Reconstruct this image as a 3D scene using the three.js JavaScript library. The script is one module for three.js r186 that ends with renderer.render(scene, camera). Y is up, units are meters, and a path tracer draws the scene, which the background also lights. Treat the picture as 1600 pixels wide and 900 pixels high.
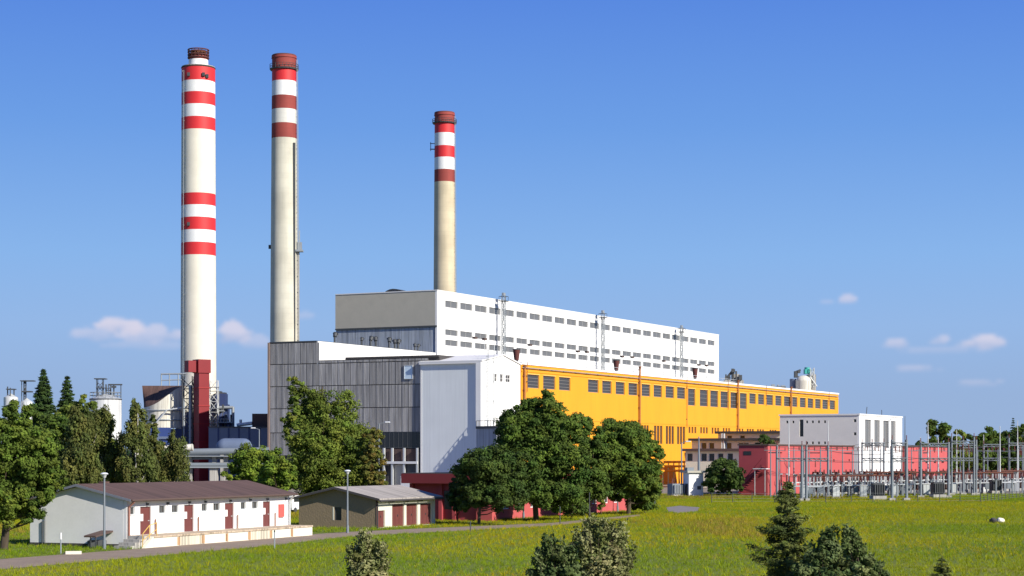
import * as THREE from 'three';
import { mergeGeometries } from 'three/addons/utils/BufferGeometryUtils.js';

// ---------------------------------------------------------------- camera, sky, sun, exposure
const F = 3000, HY = 712, CX = 800, CH = 7;             // pixels of the photograph per unit tangent, horizon row, middle column, eye height
const scene = new THREE.Scene();
const camera = new THREE.PerspectiveCamera(2 * Math.atan(HY / F) * 180 / Math.PI, 1600 / (2 * HY), 1, 12000);
camera.setViewOffset(1600, 2 * HY, 0, 0, 1600, 900);
camera.position.set(0, CH, 0);
camera.updateProjectionMatrix();
const renderer = new THREE.WebGLRenderer({ antialias: true });
renderer.toneMapping = THREE.LinearToneMapping;
const EXPOSURE = 1.25;
renderer.toneMappingExposure = EXPOSURE;
renderer.shadowMap.enabled = true;

let seed = 1234567;
const rnd = () => { seed = (seed * 1664525 + 1013904223) >>> 0; return seed / 4294967296; };
const rr = (a, b) => a + (b - a) * rnd();
const reseed = (s) => { seed = (s * 2654435761) >>> 0; rnd(); rnd(); };
const pick = (a) => a[Math.floor(rnd() * a.length) % a.length];
const clamp = (x, a = 0, b = 1) => Math.min(b, Math.max(a, x));
const smooth = (a, b, x) => { const t = clamp((x - a) / (b - a)); return t * t * (3 - 2 * t); };
const lerp = (a, b, t) => a + (b - a) * t;
function hash2(x, y, s = 0) { let h = (x * 374761393 + y * 668265263 + s * 1274126177) | 0; h = Math.imul(h ^ (h >>> 13), 1274126177); h ^= h >>> 16; return (h >>> 0) / 4294967296; }
function vnoise(x, y, px, py, s) {                       // value noise, tiling after px, py cells
  const xi = Math.floor(x), yi = Math.floor(y), fx = x - xi, fy = y - yi, u = fx * fx * (3 - 2 * fx), v = fy * fy * (3 - 2 * fy);
  const m = (a, n) => ((a % n) + n) % n, x0 = m(xi, px), x1 = m(xi + 1, px), y0 = m(yi, py), y1 = m(yi + 1, py);
  return lerp(lerp(hash2(x0, y0, s), hash2(x1, y0, s), u), lerp(hash2(x0, y1, s), hash2(x1, y1, s), u), v);
}
function fbm(x, y, p, q, oct = 4, s = 0) { let a = 0, w = 0.5, t = 0; for (let i = 0; i < oct; i++) { a += w * vnoise(x, y, p, q, s + i); t += w; x *= 2; y *= 2; p *= 2; q *= 2; w *= 0.5; } return a / t; }

{ // the sky: a clear summer afternoon with small fair-weather clouds low over the horizon
  const W = 4096, H = 2048, data = new Float32Array(W * H * 4);
  const stops = [[0, .325, .45, .675], [1.75, .31, .447, .70], [3.8, .30, .478, .79], [5.9, .25, .462, .83], [9.7, .152, .345, .79], [13.5, .099, .25, .745], [25, .06, .155, .52], [45, .038, .092, .34], [90, .028, .068, .25]].map(([e, ...c]) => [e, ...c.map((v) => v / EXPOSURE)]);
  const clouds = [], px = (x) => Math.atan((x - CX) / F), py = (x, y) => Math.atan((HY - y) / F * Math.cos(px(x)));
  const add = (x, y, w, h, k, s) => clouds.push([px(x), py(x, y), w / F, h / F, k, s]);
  add(184, 512, 42, 21, 1, 1); add(150, 524, 40, 17, .5, 2); add(240, 524, 60, 19, .65, 3); add(362, 524, 38, 21, .9, 4); add(400, 538, 36, 14, .4, 5); add(225, 541, 70, 10, .25, 6); add(474, 494, 18, 7, .3, 7);
  add(1322, 469, 20, 8, .7, 8); add(1290, 472, 14, 5, .35, 9); add(1404, 539, 26, 11, .62, 10); add(1463, 534, 20, 11, .6, 11); add(1535, 537, 42, 15, .9, 12); add(1432, 577, 44, 7, .42, 13); add(1518, 599, 46, 7, .32, 14); add(1470, 548, 70, 8, .25, 15);
  reseed(5);
  for (let i = 0; i < 60; i++) { const a = rr(-Math.PI, Math.PI); if (Math.abs(a) < .3) continue; clouds.push([a, rr(.015, .09), rr(.006, .02), rr(.003, .007), rr(.3, .85), 20 + i]); }
  for (let j = 0; j < H; j++) {
    const el = ((j + .5) / H - .5) * Math.PI, deg = Math.max(0, el * 180 / Math.PI);
    let k = 0; while (k < stops.length - 2 && deg > stops[k + 1][0]) k++;
    const a = stops[k], b = stops[k + 1], t = clamp((deg - a[0]) / (b[0] - a[0]));
    const base = el < 0 ? [.12, .14, .07] : [1, 2, 3].map((n) => lerp(a[n], b[n], t));
    for (let i = 0; i < W; i++) {
      const o = (j * W + i) * 4;
      data[o] = base[0]; data[o + 1] = base[1]; data[o + 2] = base[2]; data[o + 3] = 1;
    }
    if (el <= .004 || el > .14) continue;
    for (const [ca, ce, cw, chh, ck, cs] of clouds) {
      const dy0 = (el - ce) / chh; if (Math.abs(dy0) > 1.8) continue;
      const uc = (Math.atan2(-Math.cos(ca), Math.sin(ca)) / (2 * Math.PI) + .5) * W, du = cw * 1.8 / (2 * Math.PI) * W;
      for (let i = Math.floor(uc - du); i <= uc + du; i++) {
        const ii = ((i % W) + W) % W, az = (i - uc) / W * 2 * Math.PI, dx = az / cw, dy = dy0 < 0 ? dy0 * 1.5 : dy0;
        const n = fbm(az * 140 + cs * 17, el * 210 + cs * 5, 4096, 4096, 4, cs);
        const d = smooth(.08, .62, 1 - dx * dx - dy * dy + (n - .5) * 1.9) * ck;
        if (d <= 0) continue;
        const o = (j * W + ii) * 4, lit = smooth(-.7, .5, dy0 + (n - .5));
        const cl = [lerp(.40, .74, lit), lerp(.49, .70, lit), lerp(.72, .82, lit)];
        for (let c = 0; c < 3; c++) data[o + c] = lerp(data[o + c], cl[c] / EXPOSURE, d * .85);
      }
    }
  }
  const sky = new THREE.DataTexture(data, W, H, THREE.RGBAFormat, THREE.FloatType);
  sky.mapping = THREE.EquirectangularReflectionMapping; sky.magFilter = THREE.LinearFilter; sky.colorSpace = THREE.LinearSRGBColorSpace; sky.needsUpdate = true;
  scene.background = sky; scene.environment = sky; scene.backgroundIntensity = 1; scene.environmentIntensity = 1;
}
const SUN_EL = 30 * Math.PI / 180, SUN_AZ = 40 * Math.PI / 180;   // to the right of the view and a little behind the camera
const sun = new THREE.DirectionalLight(new THREE.Color(1, .945, .84), 5);
sun.position.set(Math.cos(SUN_AZ) * Math.cos(SUN_EL) * 900, Math.sin(SUN_EL) * 900, Math.sin(SUN_AZ) * Math.cos(SUN_EL) * 900 - 300);
sun.target.position.set(0, 0, -300);
sun.castShadow = true; sun.shadow.mapSize.set(8192, 8192);
Object.assign(sun.shadow.camera, { left: -420, right: 420, top: 420, bottom: -420, near: 10, far: 2200 });
scene.add(sun, sun.target); sun.name = 'sun';

// ---------------------------------------------------------------- names, labels, geometry helpers
const taken = {};
function numbered(name) { taken[name] = (taken[name] ?? -1) + 1; return taken[name] ? name + '_' + String(taken[name]).padStart(3, '0') : name; }
function tag(o, label, category, group, kind) { if (label) o.userData.label = label; if (category) o.userData.category = category; if (group) o.userData.group = group; if (kind) o.userData.kind = kind; return o; }
const V = (x, y, z) => new THREE.Vector3(x, y, z);
const at = (px, py, D) => V((px - CX) / F * D, CH + (HY - py) / F * D, -D);   // the point at distance D that the photograph shows there
const groundD = (py) => CH * F / (py - HY);
const gnd = (px, py) => { const D = groundD(py); return V((px - CX) / F * D, 0, -D); };
function bx(x0, x1, y0, y1, z0, z1) { const g = new THREE.BoxGeometry(Math.abs(x1 - x0), Math.abs(y1 - y0), Math.abs(z1 - z0)); g.translate((x0 + x1) / 2, (y0 + y1) / 2, (z0 + z1) / 2); return g; }
const UPV = V(0, 1, 0);
function bar(a, b, r0, r1 = r0, n = 5, open = false) {
  const d = b.clone().sub(a), L = d.length() || .001, g = new THREE.CylinderGeometry(r1, r0, L, n, 1, open);
  g.applyQuaternion(new THREE.Quaternion().setFromUnitVectors(UPV, d.normalize())); g.translate((a.x + b.x) / 2, (a.y + b.y) / 2, (a.z + b.z) / 2); return g;
}
function prism(pts, d0, d1) {                            // outline in x, y, pushed out along z from d0 to d1
  const s = new THREE.Shape(pts.map((p) => new THREE.Vector2(p[0], p[1])));
  const g = new THREE.ExtrudeGeometry(s, { depth: d1 - d0, bevelEnabled: false }); g.translate(0, 0, d0); return g;
}
function prismX(pts, x0, x1) { const g = prism(pts.map(([z, y]) => [-z, y]), x0, x1); g.rotateY(Math.PI / 2); return g; }   // outline in z, y, pushed out along x
function wallHoles(x0, x1, y0, y1, t, holes, z = 0) {    // a wall facing +z with real openings
  const s = new THREE.Shape([[x0, y0], [x1, y0], [x1, y1], [x0, y1]].map((p) => new THREE.Vector2(...p)));
  for (const [a, b, c, d] of holes) s.holes.push(new THREE.Path([[a, c], [a, d], [b, d], [b, c]].map((p) => new THREE.Vector2(...p))));
  const g = new THREE.ExtrudeGeometry(s, { depth: t, bevelEnabled: false }); g.translate(0, 0, z - t); return g;
}
function frameBars(w, h, f, nx, ny, d, m = f * .7) {     // window frame centred on its foot, facing +z, depth d behind z = 0
  const g = [bx(-w / 2, -w / 2 + f, 0, h, -d, 0), bx(w / 2 - f, w / 2, 0, h, -d, 0), bx(-w / 2 + f, w / 2 - f, 0, f, -d, 0), bx(-w / 2 + f, w / 2 - f, h - f, h, -d, 0)];
  for (let i = 1; i < nx; i++) { const x = -w / 2 + w * i / nx; g.push(bx(x - m / 2, x + m / 2, f, h - f, -d * .8, -.004)); }
  for (let i = 1; i < ny; i++) { const y = h * i / ny; g.push(bx(-w / 2 + f, w / 2 - f, y - m / 2, y + m / 2, -d * .8, -.007)); }
  return g;
}
function plain(g) { if (g.index) g = g.toNonIndexed(); for (const k of Object.keys(g.attributes)) if (!['position', 'normal', 'uv', 'color'].includes(k)) g.deleteAttribute(k); return g; }
function uvMetres(g) {
  const p = g.attributes.position, n = g.attributes.normal, uv = new Float32Array(p.count * 2);
  for (let i = 0; i < p.count; i++) {
    const ax = Math.abs(n.getX(i)), ay = Math.abs(n.getY(i)), az = Math.abs(n.getZ(i)), x = p.getX(i), y = p.getY(i), z = p.getZ(i);
    if (ay > ax && ay > az) { uv[i * 2] = x; uv[i * 2 + 1] = z; } else if (ax > az) { uv[i * 2] = z; uv[i * 2 + 1] = y; } else { uv[i * 2] = x; uv[i * 2 + 1] = y; }
  }
  g.setAttribute('uv', new THREE.BufferAttribute(uv, 2)); return g;
}
function joined(geoms, keepUV) {
  const list = (Array.isArray(geoms) ? geoms : [geoms]).map((g) => { g = plain(g); if (!g.attributes.uv) g.setAttribute('uv', new THREE.BufferAttribute(new Float32Array(g.attributes.position.count * 2), 2)); return g; });
  const g = list.length > 1 ? mergeGeometries(list) : list[0];
  return keepUV ? g : uvMetres(g);
}
function meshOf(name, g, m, parent) { const o = new THREE.Mesh(g, m); o.name = name; o.castShadow = o.receiveShadow = true; parent.add(o); return o; }
function obj(name, geoms, m, parent = scene, keepUV) { return meshOf(parent === scene ? numbered(name) : name, joined(geoms, keepUV), m, parent); }
function thing(name, label, category, pos, turn = 0, group) { const o = new THREE.Group(); o.name = numbered(name); scene.add(o); o.position.copy(pos); o.rotation.y = turn; return tag(o, label, category, group); }
function copyOf(o, label, pos, turn) { const c = o.clone(); c.name = numbered(o.name.replace(/_\d{3}$/, '')); scene.add(c); c.userData = { ...o.userData }; if (label) c.userData.label = label; if (pos) c.position.copy(pos); if (turn !== undefined) c.rotation.y = turn; return c; }

class Frame {                                            // x runs along a facade, z out of it, origin at its near corner on the ground
  constructor(X0, D0, slope) { Object.assign(this, { X0, D0, th: Math.atan2(1, slope) }); this.c = Math.cos(this.th); this.s = Math.sin(this.th); }
  X(x, z) { return this.X0 + x * this.c + z * this.s; }
  D(x, z) { return this.D0 + x * this.s - z * this.c; }
  world(x, y, z) { return V(this.X(x, z), y, -this.D(x, z)); }
  xAt(px, z) { const k = (px - CX) / F; return (k * this.D0 - this.X0 - z * this.s - k * z * this.c) / (this.c - k * this.s); }
  zAt(px, x) { const k = (px - CX) / F; return (k * (this.D0 + x * this.s) - this.X0 - x * this.c) / (this.s + k * this.c); }
  yAt(py, x, z) { return CH + (HY - py) / F * this.D(x, z); }
  thing(name, label, category, x0 = 0, z0 = 0, group, y0 = 0) {
    const o = thing(name, label, category, this.world(x0, y0, z0), this.th, group); o.userData.kindless = undefined; delete o.userData.kindless;
    o.part = (n, geoms, m, parent = o, label2) => { const g = joined(geoms); g.translate(-x0, -y0, -z0); const q = meshOf(n, g, m, parent); if (label2) q.userData.label = label2; return q; };
    o.piece = (n, g, m, x, y, z, parent = o, turn = 0) => { const q = meshOf(n, g, m, parent); q.position.set(x - (parent === o ? x0 : 0), y - (parent === o ? y0 : 0), z - (parent === o ? z0 : 0)); q.rotation.y = turn; return q; };
    return o;
  }
}

// ---------------------------------------------------------------- materials
function tex(w, h, mx, my, fn, srgb = true) {            // fn(u, v) gives linear colour; the picture covers mx by my metres
  const d = new Uint8Array(w * h * 4), enc = (x) => Math.round(255 * clamp(srgb ? (x <= .0031308 ? x * 12.92 : 1.055 * Math.pow(x, 1 / 2.4) - .055) : x));
  for (let j = 0; j < h; j++) for (let i = 0; i < w; i++) { const c = fn(i / w, j / h), o = (j * w + i) * 4; d[o] = enc(c[0]); d[o + 1] = enc(c[1]); d[o + 2] = enc(c[2]); d[o + 3] = 255; }
  const t = new THREE.DataTexture(d, w, h); t.wrapS = t.wrapT = THREE.RepeatWrapping; t.magFilter = THREE.LinearFilter; t.minFilter = THREE.LinearMipmapLinearFilter; t.generateMipmaps = true;
  t.repeat.set(1 / mx, 1 / my); if (srgb) t.colorSpace = THREE.SRGBColorSpace; t.needsUpdate = true; return t;
}
const col = (r, g, b) => new THREE.Color().setRGB(r, g, b);
function std(o) { const { c, ...rest } = o; const m = new THREE.MeshStandardMaterial({ roughness: .85, metalness: 0, ...rest }); if (c) m.color.setRGB(...c); m.side = THREE.FrontSide; return m; }
// neutral variations around one, used under a colour
const patchy = tex(512, 512, 9, 9, (u, v) => { const n = .88 + .12 * fbm(u * 6, v * 6, 6, 6, 5, 3) + .05 * (fbm(u * 64, v * 64, 64, 64, 2, 9) - .5); return [n, n, n]; });
const faint = tex(512, 512, 16, 14, (u, v) => { // slight run-off and fading on painted walls
  const s = fbm(u * 64, v * 2, 64, 2, 4, 81), p = fbm(u * 4, v * 4, 4, 4, 4, 82), j = Math.abs(((u * 4) % 1) - .5) > .488 ? .93 : 1, n = clamp((.84 + .12 * s + .08 * p) * j, .2, 1); return [n, n * .995, n * .985]; });
const streaky = tex(512, 512, 12, 12, (u, v) => { // run-off streaks on sheet metal and concrete
  const s = fbm(u * 48, v * 3, 48, 3, 4, 21), p = fbm(u * 5, v * 5, 5, 5, 4, 22), q = smooth(.5, .72, fbm(u * 80, v * 2, 80, 2, 3, 25)), n = clamp(.55 + .45 * s + .18 * p - .3 * q, .2, 1); return [n, n * .99, n * .985]; });
const grime = tex(512, 512, 27.6, 30, (u, v) => { // concrete lifts and soot on a chimney
  const lift = Math.abs(((v * 24) % 1) - .5) > .46 ? .92 : 1, s = fbm(u * 40, v * 3, 40, 3, 4, 31), p = fbm(u * 6, v * 8, 6, 8, 5, 32), n = clamp((.66 + .3 * p + .18 * (s - .5)) * lift, .2, 1); return [n, n * .985, n * .95]; });
const corrug = tex(64, 8, 1.2, 1, (u) => { const n = .5 + .5 * Math.sin(u * Math.PI * 2 * 4); return [n, n, n]; }, false);
const bumpN = tex(256, 256, 2, 2, (u, v) => { const n = fbm(u * 24, v * 24, 24, 24, 4, 41); return [n, n, n]; }, false);
const M = {
  white: std({ c: [.88, .875, .86], map: faint, roughness: .8 }),
  render: std({ c: [.90, .895, .88], map: patchy, roughness: .9 }),
  whiteTrim: std({ c: [.78, .77, .75], roughness: .7 }),
  cream: std({ c: [.80, .76, .62], map: patchy }),
  greyPlain: std({ c: [.50, .47, .39], map: patchy, roughness: .9 }),
  blueSheet: std({ c: [.40, .45, .52], map: streaky, bumpMap: corrug, bumpScale: .05, roughness: .6 }),
  paleBlue: std({ c: [.80, .835, .84], map: faint, roughness: .75 }),
  yellow: std({ c: [.86, .36, .0145], map: faint, roughness: .75 }),
  yellowTrim: std({ c: [.72, .33, .015], roughness: .7 }),
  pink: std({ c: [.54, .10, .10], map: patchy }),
  gableShadeRed: std({ c: [.40, .06, .07], map: patchy }),  // the pink wall colour, darkened to carry the shade on the gables
  busRust: std({ c: [.17, .065, .045], map: patchy, roughness: .9 }),
  darkRedRoof: std({ c: [.19, .022, .028], map: patchy }),
  brownRoof: std({ c: [.135, .078, .066], map: streaky, roughness: 1 }),
  asbestos: std({ c: [.46, .42, .38], map: streaky, roughness: .9 }),
  stuccoBrown: std({ c: [.27, .205, .125], map: patchy, bumpMap: bumpN, bumpScale: .02, roughness: 1 }),
  door: std({ c: [.16, .045, .04], map: patchy, roughness: .6 }),
  glass: new THREE.MeshPhysicalMaterial({ color: col(.15, .15, .15), roughness: .25, metalness: 0 }),
  glassDark: new THREE.MeshPhysicalMaterial({ color: col(.025, .027, .032), roughness: .15 }),
  glassGrey: new THREE.MeshPhysicalMaterial({ color: col(.055, .05, .047), roughness: .25 }),
  steel: std({ c: [.34, .37, .39], roughness: .5, metalness: .3 }),
  steelPale: std({ c: [.58, .60, .60], roughness: .5, metalness: .2 }),
  steelDark: std({ c: [.06, .065, .07], roughness: .6 }),
  galv: std({ c: [.21, .24, .27], roughness: .6, metalness: .1, map: patchy }),
  rust: std({ c: [.28, .11, .05], roughness: .9, map: patchy }),
  rustPipe: std({ c: [.38, .15, .04], roughness: .8 }),
  roofDark: std({ c: [.06, .055, .055], roughness: .95 }),
  roofBrown: std({ c: [.11, .07, .06], roughness: .95, map: patchy }),
  concrete: std({ c: [.50, .48, .44], map: streaky }),
  concreteWarm: std({ c: [.86, .80, .66], map: patchy }),
  rail: std({ c: [.70, .45, .10], roughness: .6 }),
  lampHead: std({ c: [.70, .72, .74], roughness: .35 }),
  redDuct: std({ c: [.24, .008, .014], roughness: .5, map: patchy }),
  blueSteel: std({ c: [.03, .05, .14], roughness: .55 }),
  bluePale: std({ c: [.13, .17, .26], roughness: .6, map: patchy }),
  tank: std({ c: [.80, .82, .83], roughness: .5, map: streaky }),
  tankCream: std({ c: [.80, .77, .66], roughness: .6, map: streaky }),
  teal: std({ c: [.05, .38, .33], roughness: .5 }),
  bark: std({ c: [.10, .075, .05], map: streaky, roughness: 1 }),
  birchBark: std({ c: [.62, .58, .52], map: streaky, roughness: .9 }),
  insul: std({ c: [.50, .52, .52], roughness: .3 }),
  insulBrown: std({ c: [.16, .045, .03], roughness: .3 }),
  hallFrame: std({ c: [.20, .185, .17], roughness: .7 }),
  winFrame: std({ c: [.42, .42, .42], roughness: .7 }),
  gableGrey: std({ c: [.80, .765, .71], map: patchy, roughness: .95 }),
  signBlue: std({ c: [.62, .75, .85], roughness: .5 }),
};
const panelMats = [0, 1, 2, 3, 4, 5].map((i) => { const k = [.82, .96, 1.04, 1.14, 1.36, .9][i], t = streaky.clone(); t.offset.set(i * .173, i * .31); t.needsUpdate = true; return std({ c: [.41 * k, .40 * k, .385 * k], map: t, bumpMap: corrug, bumpScale: .04, roughness: .7 }); });
// ---------------------------------------------------------------- ground, road
const roadEdgeLow = [[-260, 915], [0, 890], [250, 868], [420, 853], [540, 839], [700, 830.5], [860, 822], [1000, 807]], roadEdgeHigh = [[-260, 896], [0, 874], [200, 859], [222, 857.2], [488, 835], [540, 831.5], [680, 825], [860, 817.5], [1000, 804]];
const roadPoly = [...roadEdgeLow, ...roadEdgeHigh.slice().reverse()].map(([x, y]) => { const g = gnd(x, y); return [g.x, g.z]; });
let patchPoly;
function inPoly(x, z, poly) { let c = false; for (let i = 0, j = poly.length - 1; i < poly.length; j = i++) { const [xi, zi] = poly[i], [xj, zj] = poly[j]; if ((zi > z) !== (zj > z) && x < (xj - xi) * (z - zi) / (zj - zi) + xi) c = !c; } return c; }
const meadowTone = (x, z) => { // which herb grows where: yellow flowers, dry brown grass, lush green
  const y = fbm(x * .035 + 40, z * .016 + 80, 512, 512, 4, 51), d = fbm(x * .03 + 9, z * .022 + 31, 512, 512, 4, 52), g = .55 * fbm(x * .22, z * .12, 1024, 1024, 3, 53) + .45 * smooth(.35, .65, fbm(x * .03 + 70, z * .05 + 20, 512, 512, 3, 54));
  const D = -z, px = CX + F * x / D, hill = (cx, cd, wx, wd) => Math.exp(-(((px - cx) / wx) ** 2) - (((D - cd) / wd) ** 2));
  const yb = .23 * hill(780, 190, 330, 55) + .10 * hill(1020, 165, 120, 14), db = .24 * hill(1135, 190, 60, 22) + .22 * hill(1560, 136, 70, 12) + .2 * hill(1165, 168, 40, 10);
  return { yellow: smooth(.53, .70, y + yb), dry: smooth(.64, .80, d + db), g };
};
{
  const T = 512, meadow = tex(1024, 1024, 60, 60, (u, v) => {
    const a = fbm(u * 8, v * 8, 8, 8, 5, 61), b = fbm(u * 96, v * 96, 96, 96, 3, 62), k = .62 + .5 * b + .25 * (a - .5), y = smooth(.5, .75, fbm(u * 5, v * 5, 5, 5, 4, 63));
    return [lerp(.17, .26, y) * k, lerp(.22, .235, y) * k, lerp(.012, .01, y) * k]; });
  const g = new THREE.PlaneGeometry(9000, 9000, 2, 2); g.rotateX(-Math.PI / 2); g.translate(0, 0, -1500);
  tag(obj('ground', [g], std({ map: meadow, roughness: 1, bumpMap: bumpN, bumpScale: .1 })), null, null, null, 'structure');
  const shape = (poly) => { const s = new THREE.Shape(poly.map(([x, z]) => new THREE.Vector2(x, -z))); const q = new THREE.ShapeGeometry(s); q.rotateX(-Math.PI / 2); return q; };
  const asphalt = tex(512, 512, 8, 8, (u, v) => { const a = fbm(u * 6, v * 6, 6, 6, 4, 71), b = fbm(u * 90, v * 90, 90, 90, 2, 72), k = .75 + .35 * b + .3 * (a - .5); return [.30 * k, .225 * k, .165 * k]; });
  const rg = shape(roadPoly); rg.translate(0, .012, 0);
  tag(obj('road', [rg], std({ map: asphalt, roughness: 1 })), null, null, null, 'structure');
  patchPoly = [[1040, 793], [1062, 790.5], [1094, 793], [1090, 799], [1058, 802], [1044, 799]].map(([x, y]) => { const q = gnd(x, y); return [q.x, q.z]; });
  const pg = shape(patchPoly); pg.translate(0, .016, 0);
  tag(obj('pavement', [pg], std({ map: asphalt, roughness: 1, c: [.8, .95, 1.25] })), null, null, null, 'structure');
  const yard = shape([[-120, -520], [-120, -262], [-30, -262], [60, -352], [130, -352], [260, -640], [260, -760], [-120, -760]].map(([x, z]) => [x, z])); yard.translate(0, .008, 0);
  tag(obj('yard', [yard], std({ map: asphalt, roughness: 1, c: [.8, .9, 1] })), null, null, null, 'structure');
}

// ---------------------------------------------------------------- the power station
const S = new Frame((813 - CX) / F * 400, 400, .503);    // origin: near corner of the yellow hall
const xC = S.xAt(753, 0), xB = xC + .55;                  // front of the pale block, front of the grey wall behind it
const zC = S.zAt(657, xC), zA = S.zAt(497, xB), zA0 = S.zAt(422, xB);
const WINW = {};
function windowsOn(b, list, z, depth, frameM, paneM, nx, ny) {   // list of [x0, x1, y0, y1]; alike sizes share geometry
  for (const [x0, x1, y0, y1] of list) {
    const w = Math.round((x1 - x0) * 4) / 4 || x1 - x0, h = Math.round((y1 - y0) * 5) / 5 || y1 - y0, key = [w, h, nx, ny, depth].join();
    const e = WINW[key] ??= { f: joined(frameBars(w, h, Math.min(.14, w * .06), nx, ny, .12)), p: joined([bx(-w / 2 + .02, w / 2 - .02, .02, h - .02, -.09, -.06)]) };
    const f = b.piece('window', e.f, frameM, (x0 + x1) / 2, y0, z - depth + .13, b);
    const p = meshOf('pane', e.p, paneM, f);
  }
}
const snap = ([x0, x1, y0, y1]) => { const w = Math.round((x1 - x0) * 4) / 4 || x1 - x0, h = Math.round((y1 - y0) * 5) / 5 || y1 - y0, c = (x0 + x1) / 2; return [c - w / 2, c + w / 2, y0, y0 + h]; };

{ // the white boiler house
  const x0 = S.xAt(683, zA), x1 = S.xAt(1123, zA), zL = S.zAt(524, x0), H = S.yAt(454, x0, zA), ySplit = S.yAt(509, x0, zA), yL = 6;
  const b = S.thing('boiler_house', 'long white boiler house with three window rows, highest block of the plant', 'building', x0, zA);
  const tops = [178, 255, 330, 402, 475, 538, 603, 668, 738, 797, 857, 913, 968, 1020, 1072, 1125, 1175, 1222, 1270, 1317, 1360, 1402, 1446, 1490], ends = [238, 313, 385, 457, 522, 590, 655, 718, 785, 845, 903, 955, 1010, 1062, 1113, 1163, 1213, 1260, 1307, 1352, 1393, 1436, 1480, 1525];
  const xa = S.xAt(640 + 178 / 3.2, zA), xs = tops.map((t, i) => [S.xAt(640 + t / 3.2, zA), S.xAt(640 + ends[i] / 3.2, zA)]);
  const step = (xs[23][0] - xs[0][0]) / 23, wid = 3.75 < step * .8 ? step * .84 : step * .84, rows = [[470, 480], [514.4, 523.6], [530, 539.8]].map(([a, c]) => [S.yAt(c, xa, zA), S.yAt(a, xa, zA)]);
  const holes = []; for (const [a, c] of rows) for (let i = 0; i < 24; i++) holes.push(snap([xs[0][0] + i * step, xs[0][0] + i * step + wid, a, c]));
  b.part('wall', [wallHoles(x0, x1, 0, H, .5, holes, zA)], M.white);
  b.part('gable_wall', [bx(x0, x0 + .6, ySplit, H - .02, zL, zA - .503), bx(x1 - .6, x1, 0, H - .02, zL + .6, zA - .503), bx(x0 + .6, x1 - .6, 0, H - .02, zL, zL + .5)], M.greyPlain);
  b.part('lower_gable_wall', [bx(x0 + .15, x0 + .6, 0, ySplit, zL + .1, zA - .503)], M.blueSheet);
  b.part('gable_ledge', [bx(x0 - .12, x0 + .2, ySplit - .25, ySplit + .12, zL, zA - .01)], M.steelDark);
  b.part('roof', [bx(x0 + .6, x1 - .6, H - .5, H - .2, zL + .5, zA - .5)], M.roofDark);
  b.part('roof_edge', [bx(x0 - .1, x1 + .1, H, H + .22, zA - .4, zA + .1), bx(x0 - .1, x0 + .3, H, H + .22, zL, zA - .4)], M.whiteTrim);
  b.part('core', [bx(x0 + .62, x1 - .62, 0, H - .6, zL + .52, zA - .52)], M.greyPlain);
  windowsOn(b, holes, zA, .32, M.winFrame, M.glass, 2, 1);
  const arc = []; for (let i = 0; i <= 10; i++) { const t = i / 10; arc.push([lerp(S.zAt(598, x0 + 8), S.zAt(646, x0 + 8), t), H - .3 + 1.9 * Math.sin(Math.PI * Math.pow(t, .75)) ]); }
  const inner = arc.map(([z, y]) => [z, Math.max(H - .35, y - .35)]).reverse();
  const v = S.thing('roof_vent', 'low arched vent on the left end of the boiler house roof', 'vent', x0 + 8, S.zAt(620, x0 + 8), null, H - .3);
  v.part('hood', [prismX([...arc, ...inner], x0 + 7, x0 + 10)], M.steelDark); v.part('drum', [prismX([...arc.slice(0, 6), [arc[5][0], H - .5], [arc[0][0], H - .5]].map(([z, y]) => [z, Math.min(y - .2, H + 1.3)]), x0 + 7.2, x0 + 9.8)], M.concrete);
  // lower white building behind the far end
  const xE = S.xAt(1167, zA - 4), hE = S.yAt(599, x1, zA - 4);
  const e = S.thing('low_annex', 'low white annex behind the far end of the white boiler house', 'building', x1, zA - 4);
  e.part('wall', [bx(x1 + .1, xE, 0, hE, zA - 20, zA - 4)], M.white); e.part('roof', [bx(x1 + .1, xE + .2, hE, hE + .3, zA - 20.2, zA - 3.8)], M.whiteTrim);
}
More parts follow.
